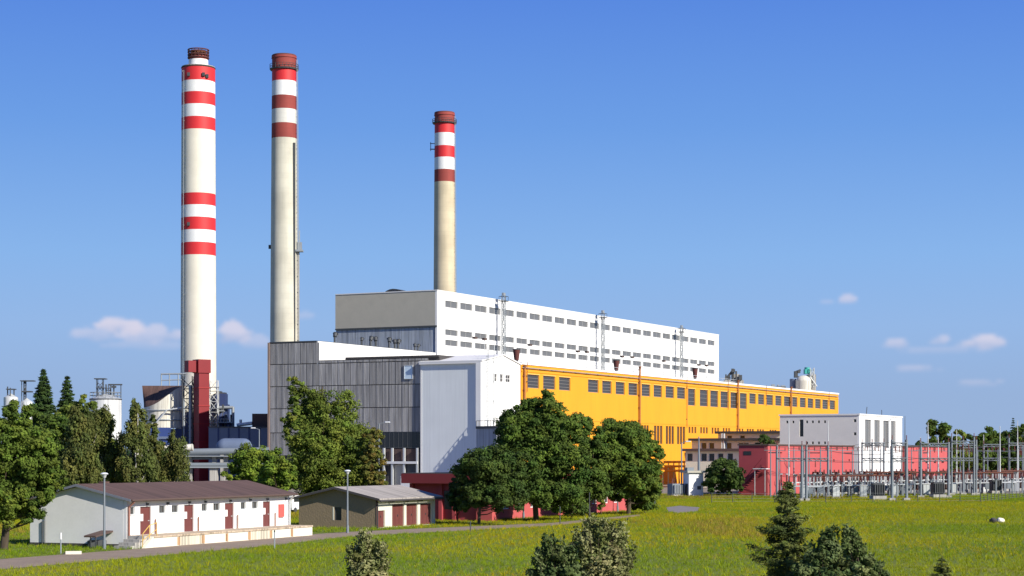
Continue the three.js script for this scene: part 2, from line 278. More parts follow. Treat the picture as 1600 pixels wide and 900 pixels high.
{ // the grey panelled wall and the bay with the white flank
  const top = S.yAt(533, xB, zA), topB = S.yAt(559, xB, -20), xEnd = S.xAt(683, zA) - .6;
  const b = S.thing('panelled_hall', 'grey streaked panel hall with a taller white flanked bay on its left', 'building', xB, zA);
  b.part('bay_wall', [bx(xB + .2, xEnd, 0, top - .15, zA0, zA - .3)], M.roofDark);
  b.part('flank_wall', [bx(xB, xEnd, topB - 3, top, zA - .29, zA)], M.white);
  b.part('parapet', [bx(xB - .1, xEnd, top - .14, top + .12, zA0 - .1, zA - .3)], M.steelDark);
  b.part('hall_wall', [bx(xB + .2, xB + 24, 0, topB - .1, zA + .01, zC + 4)], M.roofDark);
  const zr = S.zAt(540, xB);
  b.part('hall_parapet', [bx(xB - .1, xB + 24, topB - .1, topB + .35, zr, zC + 4)], M.roofDark);
  b.part('corner_post', [bx(xB - .15, xB + .6, 0, top, zA0 - .55, zA0 - .01)], std({ c: [.50, .36, .28], map: streaky }));
  // panels in five tiers
  const tiersY = [533, 568, 603, 638, 676, 712].map((p) => S.yAt(p, xB, zA)), n = 25, dz = (zC + 1.5 - zA0) / n, gB = {};
  reseed(77);
  for (let i = 0; i < n; i++) for (let j = 0; j < 5; j++) {
    let z0 = zA0 + i * dz, z1 = z0 + dz, y1 = j ? tiersY[j] : top - .2, y0 = tiersY[j + 1]; const tall = (z0 + z1) / 2 < zA;
    if (!tall) y1 = Math.min(y1, topB - .15);
    if (j === 4 && z0 > S.zAt(584, xB)) y0 = S.yAt(674.5, xB, -20);
    if (y1 - y0 < .4) continue;
    const k = [y1 - y0].map((q) => q.toFixed(1)).join(), e = gB[k] ??= { h: y1 - y0, g: joined([bx(-.12, .06, .08, y1 - y0 - .08, -dz / 2 + .05, dz / 2 - .05)]) };
    b.piece('panel', e.g, pick(panelMats), xB + .06 - rr(0, .03), y0, (z0 + z1) / 2, b);
  }
  // window ribbon, loading bay
  const zw0 = S.zAt(587, xB), zw1 = zC + .8, ya = S.yAt(700, xB, -20), yb = S.yAt(674.5, xB, -20), np = 11, dw = (zw1 - zw0) / np;
  const fr = joined([bx(-.05, .12, 0, yb - ya, -dw / 2, -dw / 2 + .1), bx(-.05, .12, 0, .12, -dw / 2 + .1, dw / 2), bx(-.05, .12, yb - ya - .12, yb - ya, -dw / 2 + .1, dw / 2)]), pn = joined([bx(0, .05, .12, yb - ya - .12, -dw / 2 + .1, dw / 2)]);
  for (let i = 0; i < np; i++) { const f = b.piece('window', fr, M.steelDark, xB, ya, zw0 + (i + .5) * dw); meshOf('pane', pn, M.glassDark, f); }
  const yw = S.yAt(723, xB, -20), post = joined([bx(-.2, .2, 0, ya, -.2, .2)]);
  for (const px of [602, 615, 633.5, 654]) b.piece('bay_post', post, M.steelPale, xB - .5, 0, S.zAt(px, xB));
  b.part('bay_beam', [bx(xB - .8, xB - .15, yw - .22, yw + .28, S.zAt(601, xB), S.zAt(655, xB))], M.whiteTrim);
  b.part('bay_door', [bx(xB - .1, xB + .18, .2, yw - .4, S.zAt(616, xB), S.zAt(632, xB))], M.greyPlain);
  b.part('bay_back', [bx(xB - .02, xB + .19, yw + .4, ya - .2, S.zAt(590, xB), S.zAt(652, xB))], M.roofBrown);
  b.part('bay_shutter', [bx(xB - .02, xB + .18, .1, yw - .4, S.zAt(634.5, xB), S.zAt(652, xB))], M.steelDark);
  const s = S.thing('notice_board', 'pale blue board high on the grey panelled wall', 'sign', xB, S.zAt(639, xB), null, S.yAt(591.5, xB, -17));
  const zs0 = S.zAt(633, xB), zs1 = S.zAt(645, xB), ys0 = S.yAt(591.5, xB, -17), ys1 = S.yAt(571.5, xB, -17);
  s.part('board', [bx(xB - .22, xB - .13, ys0, ys1, zs0, zs1)], M.signBlue);
  s.part('frame', [bx(xB - .28, xB - .12, ys0 - .12, ys0, zs0 - .12, zs1 + .12), bx(xB - .28, xB - .12, ys1, ys1 + .12, zs0 - .12, zs1 + .12), bx(xB - .28, xB - .12, ys0, ys1, zs0 - .12, zs0), bx(xB - .28, xB - .12, ys0, ys1, zs1, zs1 + .12)], M.steelPale);
  const w = S.thing('low_wall', 'white low wall in front of the loading bay, behind the garage roof', 'wall', xB - 12, -20);
  const zz0 = S.zAt(626, xB - 12), zz1 = S.zAt(662, xB - 12); w.part('wall', [bx(xB - 12, xB - 11.6, 0, S.yAt(745, xB - 12, -20), zz0, zz1)], M.white); w.part('coping', [bx(xB - 12.1, xB - 11.5, S.yAt(745, xB - 12, -20), S.yAt(745, xB - 12, -20) + .1, zz0 - .1, zz1 + .1)], M.whiteTrim);
  // cowls on the flank's roof edge
  const cow = [bar(V(0, 0, 0), V(0, .9, 0), .16, .16, 8), bar(V(0, .9, 0), V(.35, 1.35, -.1), .26, .34, 8)], cg = joined(cow), cap = joined([bar(V(.35, 1.35, -.1), V(.42, 1.45, -.12), .40, .30, 8)]);
  let first; for (const [px, sc, lab] of [[523, 1.5, 'leftmost black roof cowl, on the skyline left of the boiler house gable'], [565, 1.2, 'small lone black roof cowl second from the left on the white flank'], [579, 1.5, 'third black roof cowl from the left on the white flank'], [587, 1.5, 'fourth black roof cowl from the left on the white flank'], [608, 1.6, 'fifth black roof cowl from the left on the white flank'], [617, 1.4, 'left one of the close pair of cowls mid flank'], [622, 1.5, 'right one of the close pair of cowls mid flank'], [648, 1.1, 'left one of two cowls farthest right on the flank'], [653, 1.1, 'rightmost black roof cowl on the white flank']]) {
    const x = S.xAt(px, zA - .6); let o;
    if (!first) { o = first = thing('roof_cowl', lab, 'roof vent', V(0, 0, 0), 0, 'black cowls along the white flank roof'); meshOf('pipe', cg, M.steelDark, o); meshOf('cap', cap, M.steelDark, o); } else o = copyOf(first, lab);
    o.position.copy(S.world(x, top + .0, zA - .6)); o.rotation.y = S.th + (first === o ? 0 : (px * 7 % 10) / 10 - .5); o.scale.setScalar(sc);
  }
}
{ // the pale blue block with the white side
  const He = S.yAt(564.5, xC, -8), Hr = S.yAt(553.5, xC / 2, 0), xm = xC * .46, b = S.thing('pale_block', 'pale blue windowless block with a white gabled side, left of the yellow hall', 'building', xC, 0);
  const out = [[xC + .3, 0], [-.02, 0], [-.02, He - .25], [xm, Hr - .25], [xC + .3, He - .25]];
  b.part('body', [prism(out, zC, -.31)], M.greyPlain);
  b.part('front_wall', [bx(xC, xC + .29, 0, He - .5, zC + .35, -1.15)], M.paleBlue);
  b.part('left_trim', [bx(xC - .05, xC + .29, 0, He - .5, zC, zC + .34)], M.whiteTrim);
  b.part('corner_trim', [bx(xC - .5, xC + .29, 0, He - .5, -1.14, -.31)], M.white);
  // white side with three small windows
  const hy0 = S.yAt(597, -9, 0), hy1 = S.yAt(584.5, -9, 0), holes = [[771.5, 776.5], [781, 786], [790, 797.5]].map(([a, c]) => snap([S.xAt(a, 0), S.xAt(c, 0), hy0, hy1]));
  const sh = new THREE.Shape([[xC - .5, 0], [-.01, 0], [-.01, He - .2], [xm, Hr - .2], [xC - .5, He - .2]].map((p) => new THREE.Vector2(...p)));
  for (const [a, c, d, e] of holes) sh.holes.push(new THREE.Path([[a, d], [a, e], [c, e], [c, d]].map((p) => new THREE.Vector2(...p))));
  const g = new THREE.ExtrudeGeometry(sh, { depth: .3, bevelEnabled: false }); g.translate(0, 0, -.3);
  b.part('side_wall', [g], M.white);
  windowsOn(b, holes, 0, .28, M.whiteTrim, M.glassGrey, 2, 2);
  b.part('roof', [prism([[xC - .5, He - .19], [xm, Hr - .19], [.2, He - .19], [.2, He + .05], [xm, Hr + .05], [xC - .5, He + .05]], zC - .2, .25)], M.whiteTrim);
  b.part('eave_board', [bx(xC - .49, xC + .1, He - .55, He - .195, zC - .1, -.32)], M.whiteTrim);
  // steel ladder up the white side
  const lx = S.xAt(762, .4), lg = []; for (const d of [-.3, .3]) lg.push(bar(V(lx + d, 3, .45), V(lx + d, Hr + 1.2, .45), .05)); for (let y = 3; y < Hr + 1; y += .6) lg.push(bar(V(lx - .3, y, .45), V(lx + .3, y, .45), .03)); for (let y = 6; y < Hr; y += 3) lg.push(bar(V(lx, y, 0), V(lx, y, .45), .04));
  const lad = S.thing('access_ladder', 'thin grey ladder climbing the white side of the pale block', 'ladder', lx, .45, null, 3); lad.part('ladder', lg, M.steel);
  const p2 = S.xAt(773, .4), pg = [bar(V(p2, 4, .3), V(p2, Hr + 2.5, .3), .09)]; for (let y = 6; y < Hr; y += 4) pg.push(bx(p2 - .18, p2 + .18, y, y + .2, .02, .3));
  const pipe = S.thing('vent_pipe', 'slim pipe with brackets on the white side, beside its three small windows', 'pipe', p2, .3, null, 4); pipe.part('pipe', pg, M.steelPale);
  // added wedge annex, plan shaped to throw the diagonal shadow; the dark deck is real
  const cy = S.yAt(666, xC, 1), k = S.thing('shadow_annex', 'added low annex shaped to cast a shadow, with a black roof deck, at the foot of the pale block corner', 'annex', xC, 3), plan = [[xC - .52, -1.0], [xC - 3.8, 5.2], [xC + 5, 5.2], [xC + 5, .02], [xC - .52, .02]];
  const flat = (pts, y0, y1) => { const g = prism(pts.map(([x, z]) => [x, -z]), y0, y1); g.rotateX(-Math.PI / 2); return g; };
  k.part('wall', [flat(plan, 0, cy - .5)], M.blueSheet); k.part('deck', [flat(plan.map(([x, z], i) => [x + [-.25, -.25, .25, .25, -.25][i] * 1, z + [-.0, .3, .3, 0, 0][i]]), cy - .498, cy)], M.steelDark);
  const rg = [], edge = [[plan[0], plan[1]], [plan[1], plan[2]]]; for (const [a, e] of edge) { const n = 7; for (let i = 0; i <= n; i++) { const x = lerp(a[0], e[0], i / n), z = lerp(a[1], e[1], i / n); rg.push(bar(V(x, cy, z), V(x, cy + 1.1, z), .05)); } rg.push(bar(V(a[0], cy + 1.1, a[1]), V(e[0], cy + 1.1, e[1]), .05)); } k.part('railing', rg, M.steelDark);
}
{ // the yellow turbine hall
  const x1 = S.xAt(1310, 0), H = S.yAt(569, 0, 0), zi = (p) => 640 + p / 3.2, b = S.thing('turbine_hall', 'long yellow turbine hall with a band of grey windows under its roof', 'building', 0, 0);
  const short1 = [[590, 648], [668, 728], [748, 803], [892, 945], [963, 1010], [1030, 1076], [1095, 1140], [1160, 1203], [1220, 1262], [1280, 1322], [1338, 1378]].map((p) => p.map(zi));
  const tall = [[1075, 1086.4], [1093.7, 1106], [1110, 1122], [1126, 1137.7], [1141.4, 1151.6], [1156, 1167]], short2 = [[1171, 1181], [1184.6, 1194.4], [1198, 1208], [1211.5, 1221.3], [1225, 1234.7], [1238, 1246], [1250, 1259], [1262, 1271], [1273.8, 1282.4], [1285, 1294], [1296.6, 1305]];
  const yTop = S.yAt(585.5, S.xAt(826, 0), 0), ySh = S.yAt(606.5, S.xAt(833, 0), 0), yTl = S.yAt(634, S.xAt(1086, 0), 0), holes = [];
  for (const [a, c] of [...short1, ...short2]) holes.push(snap([S.xAt(a, 0), S.xAt(c, 0), ySh, yTop]));
  for (const [a, c] of tall) holes.push(snap([S.xAt(a, 0), S.xAt(c, 0), yTl, yTop]));
  const slits = [], yl1 = S.yAt(665.3, S.xAt(1022, 0), 0), yl0 = S.yAt(693.5, S.xAt(1030, 0), 0), yls = S.yAt(677, S.xAt(1090, 0), 0);
  for (const [a, c] of [[940, 950], [960, 971], [981, 992], [1002, 1014], [1021.5, 1035.5], [1040, 1053.5], [1057.5, 1071]]) for (let i = 0; i < 3; i++) { const p0 = S.xAt(a, 0), p1 = S.xAt(c, 0), w = (p1 - p0) / 3; slits.push(snap([p0 + i * w + w * .12, p0 + (i + 1) * w - w * .12, yl0, yl1])); }
  for (let p = 1076; p < 1216; p += 4.6 - (p - 1076) * .006) { if (Math.floor((p - 1076) / 4.4) % 4 === 3) continue; slits.push(snap([S.xAt(p, 0), S.xAt(p + 2.7, 0), yls, yl1])); }
  b.part('wall', [wallHoles(.35, x1, 0, H, .4, [...holes, ...slits], 0)], M.yellow);
  b.part('end_wall', [bx(.0, .6, 0, H - .02, zA + .4, -.403), bx(x1 - .5, x1 - .02, 0, H - .02, zA + .4, -.403)], M.yellow);
  b.part('core', [bx(.62, x1 - .55, 0, H - .6, zA + .4, -.42)], M.greyPlain);
  b.part('roof', [bx(0, x1, H - .4, H - .1, zA + .4, -.41)], M.roofDark);
  b.part('roof_edge', [bx(.36, x1 + .15, H + .003, H + .45, -.6, .18)], M.white);
  windowsOn(b, holes, 0, .34, M.hallFrame, M.glassGrey, 1, 4);
  windowsOn(b, slits, 0, .34, M.roofBrown, M.glassGrey, 1, 2);
  const lintel = joined([bx(-1.3, 1.3, 0, .12, 0, .09)]); for (const [a, c, d, e] of holes) { const q = b.piece('lintel', lintel, std({ c: [.8, .55, .2] }), (a + c) / 2, e + .06, .002); q.scale.x = (c - a + .3) / 2.6; }
  // things on the facade
  const P = (px, y0, y1, lab) => { const x = S.xAt(px, .4), a = S.yAt(y1, x, .4), e = S.yAt(y0, x, .4), t = S.thing('downpipe', lab, 'pipe', x, .4, 'rusty downpipes on the yellow hall', a), g = [bar(V(x, a, .4), V(x, e, .4), .22, .22, 8)]; t.part('pipe', g, M.rustPipe); const br = []; for (let y = a + 1; y < e; y += 3) br.push(bx(x - .32, x + .32, y, y + .18, .003, .5)); t.part('bracket', br, M.rust); t.part('funnel', [bar(V(x, e, .4), V(x, e + .7, .4), .22, .42, 8)], M.rust); };
  P(820, 576, 640, 'rusty downpipe at the white block end of the yellow hall'); P(1000, 577, 664, 'long rusty downpipe between two windows, middle of the yellow hall'); P(1153.5, 598, 672, 'rusty downpipe among the taller windows of the yellow hall'); P(1236.5, 608, 650, 'rusty downpipe above the grey cube building');
  const Q = (px, y0, y1, lab) => { const x = S.xAt(px, .3), a = S.yAt(y1, x, .3), e = S.yAt(y0, x, .3), t = S.thing('lightning_rod', lab, 'rod', x, .3, 'thin rods on the yellow hall', a), g = [bar(V(x, a, .25), V(x, e, .25), .07, .06, 6)]; t.part('rod', g, M.rust); t.part('clip', [bx(x - .12, x + .12, e - 3, e - 2.8, .003, .3), bx(x - .12, x + .12, a + 2, a + 2.2, .003, .3)], M.steelDark); };
  Q(1074, 588, 668, 'thin rod at the first tall window of the yellow hall'); Q(1138.5, 594, 640, 'thin rod between the last tall windows'); Q(1198, 602, 634, 'short thin rod over the third short window past the tall ones'); Q(1296, 612, 634, 'short thin rod at the far end of the yellow hall'); Q(824.5, 566, 612, 'thin rod at the near end of the yellow hall');
  const ry = S.yAt(580, S.xAt(880, .3), .3), rail = S.thing('wall_pipe', 'thin dark pipe running the whole length under the yellow roof edge', 'pipe', .5, .35, null, ry); const rgm = [bar(V(.5, ry, .35), V(x1 - 1, ry, .35), .1, .1, 6)]; rail.part('pipe', rgm, M.steel); const hk = []; for (let x = 3; x < x1; x += 6) hk.push(bx(x - .07, x + .07, ry - .1, ry + .1, .003, .35)); rail.part('bracket', hk, M.steelDark);
  const cor = b.part('cornice', [bx(.36, x1, yTop + .55, yTop + .75, .003, .12), bx(.36, x1, yl1 + .5, yl1 + .62, .003, .08)], M.yellowTrim);
  // lower yellow pipework and ledge at ground level
  const lz = 3.5, lp = S.thing('pipe_rack', 'yellow pipe rack along the foot of the yellow hall', 'pipes', S.xAt(1040, lz), lz), xa = S.xAt(1030, lz), xb = S.xAt(1072, lz), lg = [], pst = [];
  for (const y of [722, 729, 736]) { const h = S.yAt(y, xa, lz); lg.push(bar(V(xa, h, lz), V(xb, h, lz), .28, .28, 8)); } lp.part('pipe', lg, M.yellow); for (let i = 0; i <= 5; i++) { const x = lerp(xa, xb, i / 5); pst.push(bx(x - .1, x + .1, 0, S.yAt(720, xa, lz), lz - .6, lz - .35)); } lp.part('post', pst, M.steel);
  // a broad shade roof and silos beyond
}
// roof masts in front of the boiler house
function lattice(w, h, step, r = .07) {
  const g = [], c = [[-1, -1], [1, -1], [1, 1], [-1, 1]].map(([a, d]) => [a * w / 2, d * w / 2]);
  for (const [x, z] of c) g.push(bar(V(x, 0, z), V(x, h, z), r));
  for (let y = 0, i = 0; y + step <= h + .01; y += step, i++) for (let k = 0; k < 4; k++) { const a = c[k], e = c[(k + 1) % 4]; g.push(bar(V(a[0], y + (i % 2 ? step : 0), a[1]), V(e[0], y + (i % 2 ? 0 : step), e[1]), r * .7), bar(V(a[0], y, a[1]), V(e[0], y, e[1]), r * .7)); }
  return g;
}
{
  const yR = S.yAt(569, 0, 0) - .1;
  for (const [px, top, lab] of [[787, 462, 'lattice mast nearest the white gable corner, on the hall roof'], [942, 489, 'middle lattice mast in front of the white boiler house'], [1065, 512, 'farthest lattice mast in front of the white boiler house']]) {
    const z = zA + 2.2, x = S.xAt(px, z), h = S.yAt(top, x, z) - yR, t = S.thing('lattice_mast', lab, 'mast', x, z, 'lattice masts before the boiler house', yR);
    const L = (g) => joined(g); meshOf('mast', L(lattice(.75, h, 1.5, .085)), M.steel, t); meshOf('platform', L([bx(-.9, .9, h - 1.4, h - 1.25, -.9, .9), ...[-.85, .85].flatMap((a) => [bar(V(a, h - 1.25, -.85), V(a, h - .2, -.85), .05), bar(V(a, h - 1.25, .85), V(a, h - .2, .85), .05), bar(V(a, h - .2, -.85), V(a, h - .2, .85), .05), bar(V(-.85, h - .2, a), V(.85, h - .2, a), .05)])]), M.steelDark, t);
    meshOf('lamp_box', L([bx(-.55, .55, h, h + .7, -.25, .25)]), M.steel, t); meshOf('base_box', L([bx(-.9, .9, 0, 1.6, -.6, .6)]), M.concrete, t);
  }
  for (const [px, top, lab] of [[807, 546, 'dark red funnel vent beside the white gabled side'], [963, 563, 'dark red funnel vent halfway along the hall roof'], [1086, 575.5, 'dark red funnel vent near the far end of the boiler house']]) {
    const z = -5, x = S.xAt(px, z), yb = yR, h = S.yAt(top, x, z) - yb, t = S.thing('funnel_vent', lab, 'roof vent', x, z, 'funnel vents on the hall roof', yb);
    const f = new THREE.CylinderGeometry(.78, .5, h * .62, 10); f.translate(0, h * .69, 0); meshOf('funnel', joined([f]), std({ c: [.12, .035, .03] }), t); meshOf('stem', joined([bar(V(0, 0, 0), V(0, h * .4, 0), .4, .4, 8)]), M.steelDark, t); const rm = new THREE.CylinderGeometry(.86, .86, .16, 10); rm.translate(0, h, 0); meshOf('rim', joined([rm]), M.steelDark, t);
  }
  let first; for (const [px, top, lab] of [[742, 529, 'floodlight pole left of the ladder, nearest the white gable'], [757, 531, 'floodlight pole above the ladder top'], [828, 540, 'floodlight pole left of centre on the hall roof'], [903, 550, 'floodlight pole just before the middle lattice mast, left'], [917, 551, 'floodlight pole closest left of the middle lattice mast'], [972, 558, 'floodlight pole just right of the middle lattice mast'], [988, 559, 'second floodlight pole right of the middle mast'], [1037, 565, 'floodlight pole left of the farthest mast'], [1092, 571, 'floodlight pole right of the farthest mast'], [1104, 572, 'rightmost floodlight pole on the hall roof']]) {
    const z = -8, x = S.xAt(px, z), h = S.yAt(top, x, z) - yR, t = S.thing('floodlight_pole', lab, 'floodlight', x, z, 'floodlights on the hall roof', yR);
    meshOf('pole', joined([bar(V(0, 0, 0), V(0, h, 0), .07, .06, 6)]), M.steelPale, t); meshOf('lamp_head', joined([bx(-.6, .6, h - .05, h + .28, -.3, .3), bx(-.7, .7, h + .28, h + .34, -.36, .36)]), M.roofBrown, t);
  }
  // railing along the roof edge
  const z = -1.5, g = [], xa = S.xAt(815, z), xb = S.xAt(1150, z); for (let x = xa; x < xb; x += 3) g.push(bar(V(x, yR, z), V(x, yR + 1.6, z), .04)); g.push(bar(V(xa, yR + 1.6, z), V(xb, yR + 1.6, z), .05), bar(V(xa, yR + 1, z), V(xb, yR + 1, z), .04));
  const rl = S.thing('roof_railing', 'thin grey railing along the roof edge of the yellow hall', 'railing', xa, z, null, yR); rl.part('railing', g, M.steelPale);
}
// ---------------------------------------------------------------- chimneys
function tube(r0, r1, y0, y1, n = 48, cap = false) { const g = new THREE.CylinderGeometry(r1, r0, y1 - y0, n, 1, !cap); g.translate(0, (y0 + y1) / 2, 0); const uv = g.attributes.uv, R = (r0 + r1) / 2; for (let i = 0; i < uv.count; i++) uv.setXY(i, uv.getX(i) * 27.6, y0 + uv.getY(i) * (y1 - y0)); return plain(g); }
function ringWalk(t, r, y, w, m, posts = 20) { // gallery with railing
  const d = new THREE.CylinderGeometry(r + w, r + w * .8, .35, 32); d.translate(0, y, 0); const g = [d];
  for (let i = 0; i < posts; i++) { const a = i / posts * Math.PI * 2; g.push(bar(V(Math.cos(a) * (r + w), y, Math.sin(a) * (r + w)), V(Math.cos(a) * (r + w), y + 1.2, Math.sin(a) * (r + w)), .05)); }
  for (const h of [.6, 1.2]) { const q = new THREE.TorusGeometry(r + w, .05, 4, 32); q.rotateX(Math.PI / 2); q.translate(0, y + h, 0); g.push(q); }
  return obj('gallery', g, m, t);
}
const paint = { red: std({ c: [.68, .025, .03], map: patchy, roughness: .6 }), white: std({ c: [.87, .87, .86], map: patchy, roughness: .6 }), dullRed: std({ c: [.34, .06, .05], map: grime, roughness: .8 }), oldWhite: std({ c: [.80, .80, .76], map: grime, roughness: .8 }), cream: std({ c: [.80, .75, .63], map: patchy, roughness: .7 }), concrete: std({ c: [.72, .70, .60], map: grime, roughness: .95 }), beige: std({ c: [.74, .64, .46], map: grime, roughness: .95 }), cage: std({ c: [.10, .03, .028], roughness: .8 }), soot: std({ c: [.05, .045, .04], roughness: 1 }) };
function chimney(name, label, px, D, rTop, rBot, rows, base, ladderAt, extra) {
  const t = thing(name, label, 'chimney', V((px - CX) / F * D, 0, -D)), Y = (y) => CH + (HY - y) / F * D, yT = Y(rows[0][0]), R = (y) => lerp(rBot, rTop, clamp(y / yT)) * D / F;
  rows.forEach(([y0, m, part], i) => { const y1 = i + 1 < rows.length ? Y(rows[i + 1][0]) : 0; obj(part ?? 'band', [tube(R(y1), R(Y(y0)), y1, Y(y0))], m, t, true); });
  const c = new THREE.CylinderGeometry(R(yT) * .8, R(yT) * .8, .3, 32); c.translate(0, yT - .6, 0); obj('flue_mouth', [c], paint.soot, t);
  const lip = new THREE.TorusGeometry(R(yT) - .15, .28, 5, 40); lip.rotateX(Math.PI / 2); lip.translate(0, yT, 0); obj('lip', [lip], paint.soot, t);
  const lg = [], ax = Math.cos(ladderAt), az = Math.sin(ladderAt), h0 = 4;
  for (let y = h0; y < yT - 2; y += 12) { const ye = Math.min(yT - 1, y + 12), r0 = R(y) + .45, r1 = R(ye) + .45; for (const d of [-.28, .28]) lg.push(bar(V(ax * r0 - az * d, y, az * r0 + ax * d), V(ax * r1 - az * d, ye, az * r1 + ax * d), .06)); for (let q = y; q < ye; q += 1) { const r = R(q) + .45; lg.push(bar(V(ax * r + az * .28, q, az * r - ax * .28), V(ax * r - az * .28, q, az * r + ax * .28), .035)); } }
  for (let y = h0; y < yT - 2; y += 4) { const r = R(y); lg.push(bar(V(ax * r, y, az * r), V(ax * (r + .5), y, az * (r + .5)), .05)); }
  obj('ladder', lg, M.steel, t); extra?.(t, Y, R, D); return t;
}
chimney('chimney', 'tallest leftmost chimney with two groups of bright red bands and a narrow neck', 310, 444, 26, 28.2, [[107, paint.red], [129, paint.white], [147, paint.red], [166, paint.white], [185.5, paint.red], [205, paint.cream, 'shaft'], [304, paint.red], [322.5, paint.white], [341.5, paint.red], [361, paint.white], [380.5, paint.red], [400, paint.cream, 'shaft']], 0, 2.35, (t, Y, R, D) => {
  const k = D / F; obj('neck_band', [tube(15.6 * k, 15 * k, Y(107), Y(94))], paint.white, t, true); obj('neck_band', [tube(15 * k, 14.5 * k, Y(94), Y(86))], paint.dullRed, t, true);
  const ring = []; for (const y of [91, 86.5, 82, 78.5]) { const q = new THREE.TorusGeometry(16 * k, .16, 5, 32); q.rotateX(Math.PI / 2); q.translate(0, Y(y), 0); ring.push(q); } for (let i = 0; i < 18; i++) { const a = i / 18 * 6.283; ring.push(bar(V(Math.cos(a) * 16 * k, Y(92), Math.sin(a) * 16 * k), V(Math.cos(a) * 16 * k, Y(78), Math.sin(a) * 16 * k), .08)); }
  obj('cage_ring', ring, paint.cage, t); obj('flue_liner', [tube(12.5 * k, 12.5 * k, Y(92), Y(79.5), 32, true)], M.rust, t);
  const dk = new THREE.CylinderGeometry(R(Y(107)), R(Y(107)), .4, 40); dk.translate(0, Y(107) + .1, 0); obj('top_deck', [dk], M.concrete, t);
  for (const [px, py] of [[299, 121], [322, 121], [327, 123], [299, 353]]) { const x = (px - 310) * k, r = R(Y(py)), z = Math.sqrt(r * r - x * x); obj('warning_light', [bx(x - .3, x + .3, Y(py) - .4, Y(py) + .4, z - .1, z + .5)], M.steelDark, t); }
});
chimney('chimney', 'middle chimney of weathered concrete with a dark service shaft on its right', 444, 482, 18.8, 23.2, [[88, paint.dullRed], [109, paint.red], [128, paint.white], [151, paint.dullRed], [172, paint.oldWhite], [194, paint.dullRed], [217, paint.concrete, 'shaft']], 0, .25, (t, Y, R, D) => {
  const k = D / F; ringWalk(t, R(Y(108)), Y(109), .55, M.steelDark, 24);
  obj('rim', [tube(R(Y(92)) * 1.05, R(Y(88)) * 1.02, Y(92), Y(87), 48)], paint.dullRed, t, true);
  const px = 462.5 - 444, y0 = Y(560), y1 = Y(388); obj('service_shaft', [bx((463 - 444) * k, (468 - 444) * k, 0, y1, .2 * k, 5 * k)], M.concrete, t); obj('shaft_cable', [bx((459.5 - 444) * k, (462.8 - 444) * k, 0, Y(225), 11 * k, 13.5 * k)], M.steelDark, t);
  obj('balcony', [bx((459 - 444) * k, (474 - 444) * k, Y(394), Y(391), -3 * k, 11 * k), bx((464 - 444) * k, (472 - 444) * k, Y(391), Y(379), 0, 6 * k), bar(V((468 - 444) * k, Y(379), 0), V((468 - 444) * k, Y(360), 0), .12)], M.steel, t);
  obj('bracket', [bx((420 - 444) * k, (423.5 - 444) * k, Y(389), Y(383), 0, 4 * k)], M.steelDark, t);
});
chimney('chimney', 'shortest chimney of beige concrete rising behind the white boiler house', 694.6, 575, 15.4, 18.8, [[177, paint.dullRed], [193, paint.red], [209, paint.white], [229, paint.red], [247, paint.white], [266, paint.dullRed], [285, paint.beige, 'shaft']], 0, .35, (t, Y, R, D) => {
  const k = D / F; ringWalk(t, R(Y(192)), Y(193), .65, M.steelDark, 20); obj('rim', [tube(R(Y(180)) * 1.06, R(Y(176)) * 1.02, Y(181), Y(176), 48)], paint.dullRed, t, true);
  obj('bracket', [bx((672 - 694.6) * k, (680 - 694.6) * k, Y(234), Y(232.5), 0, .3), bar(V((673 - 694.6) * k, Y(236), .1), V((673 - 694.6) * k, Y(222), .1), .1), bx((672 - 694.6) * k, (680 - 694.6) * k, Y(225), Y(224), 0, .3)], M.steelDark, t);
});

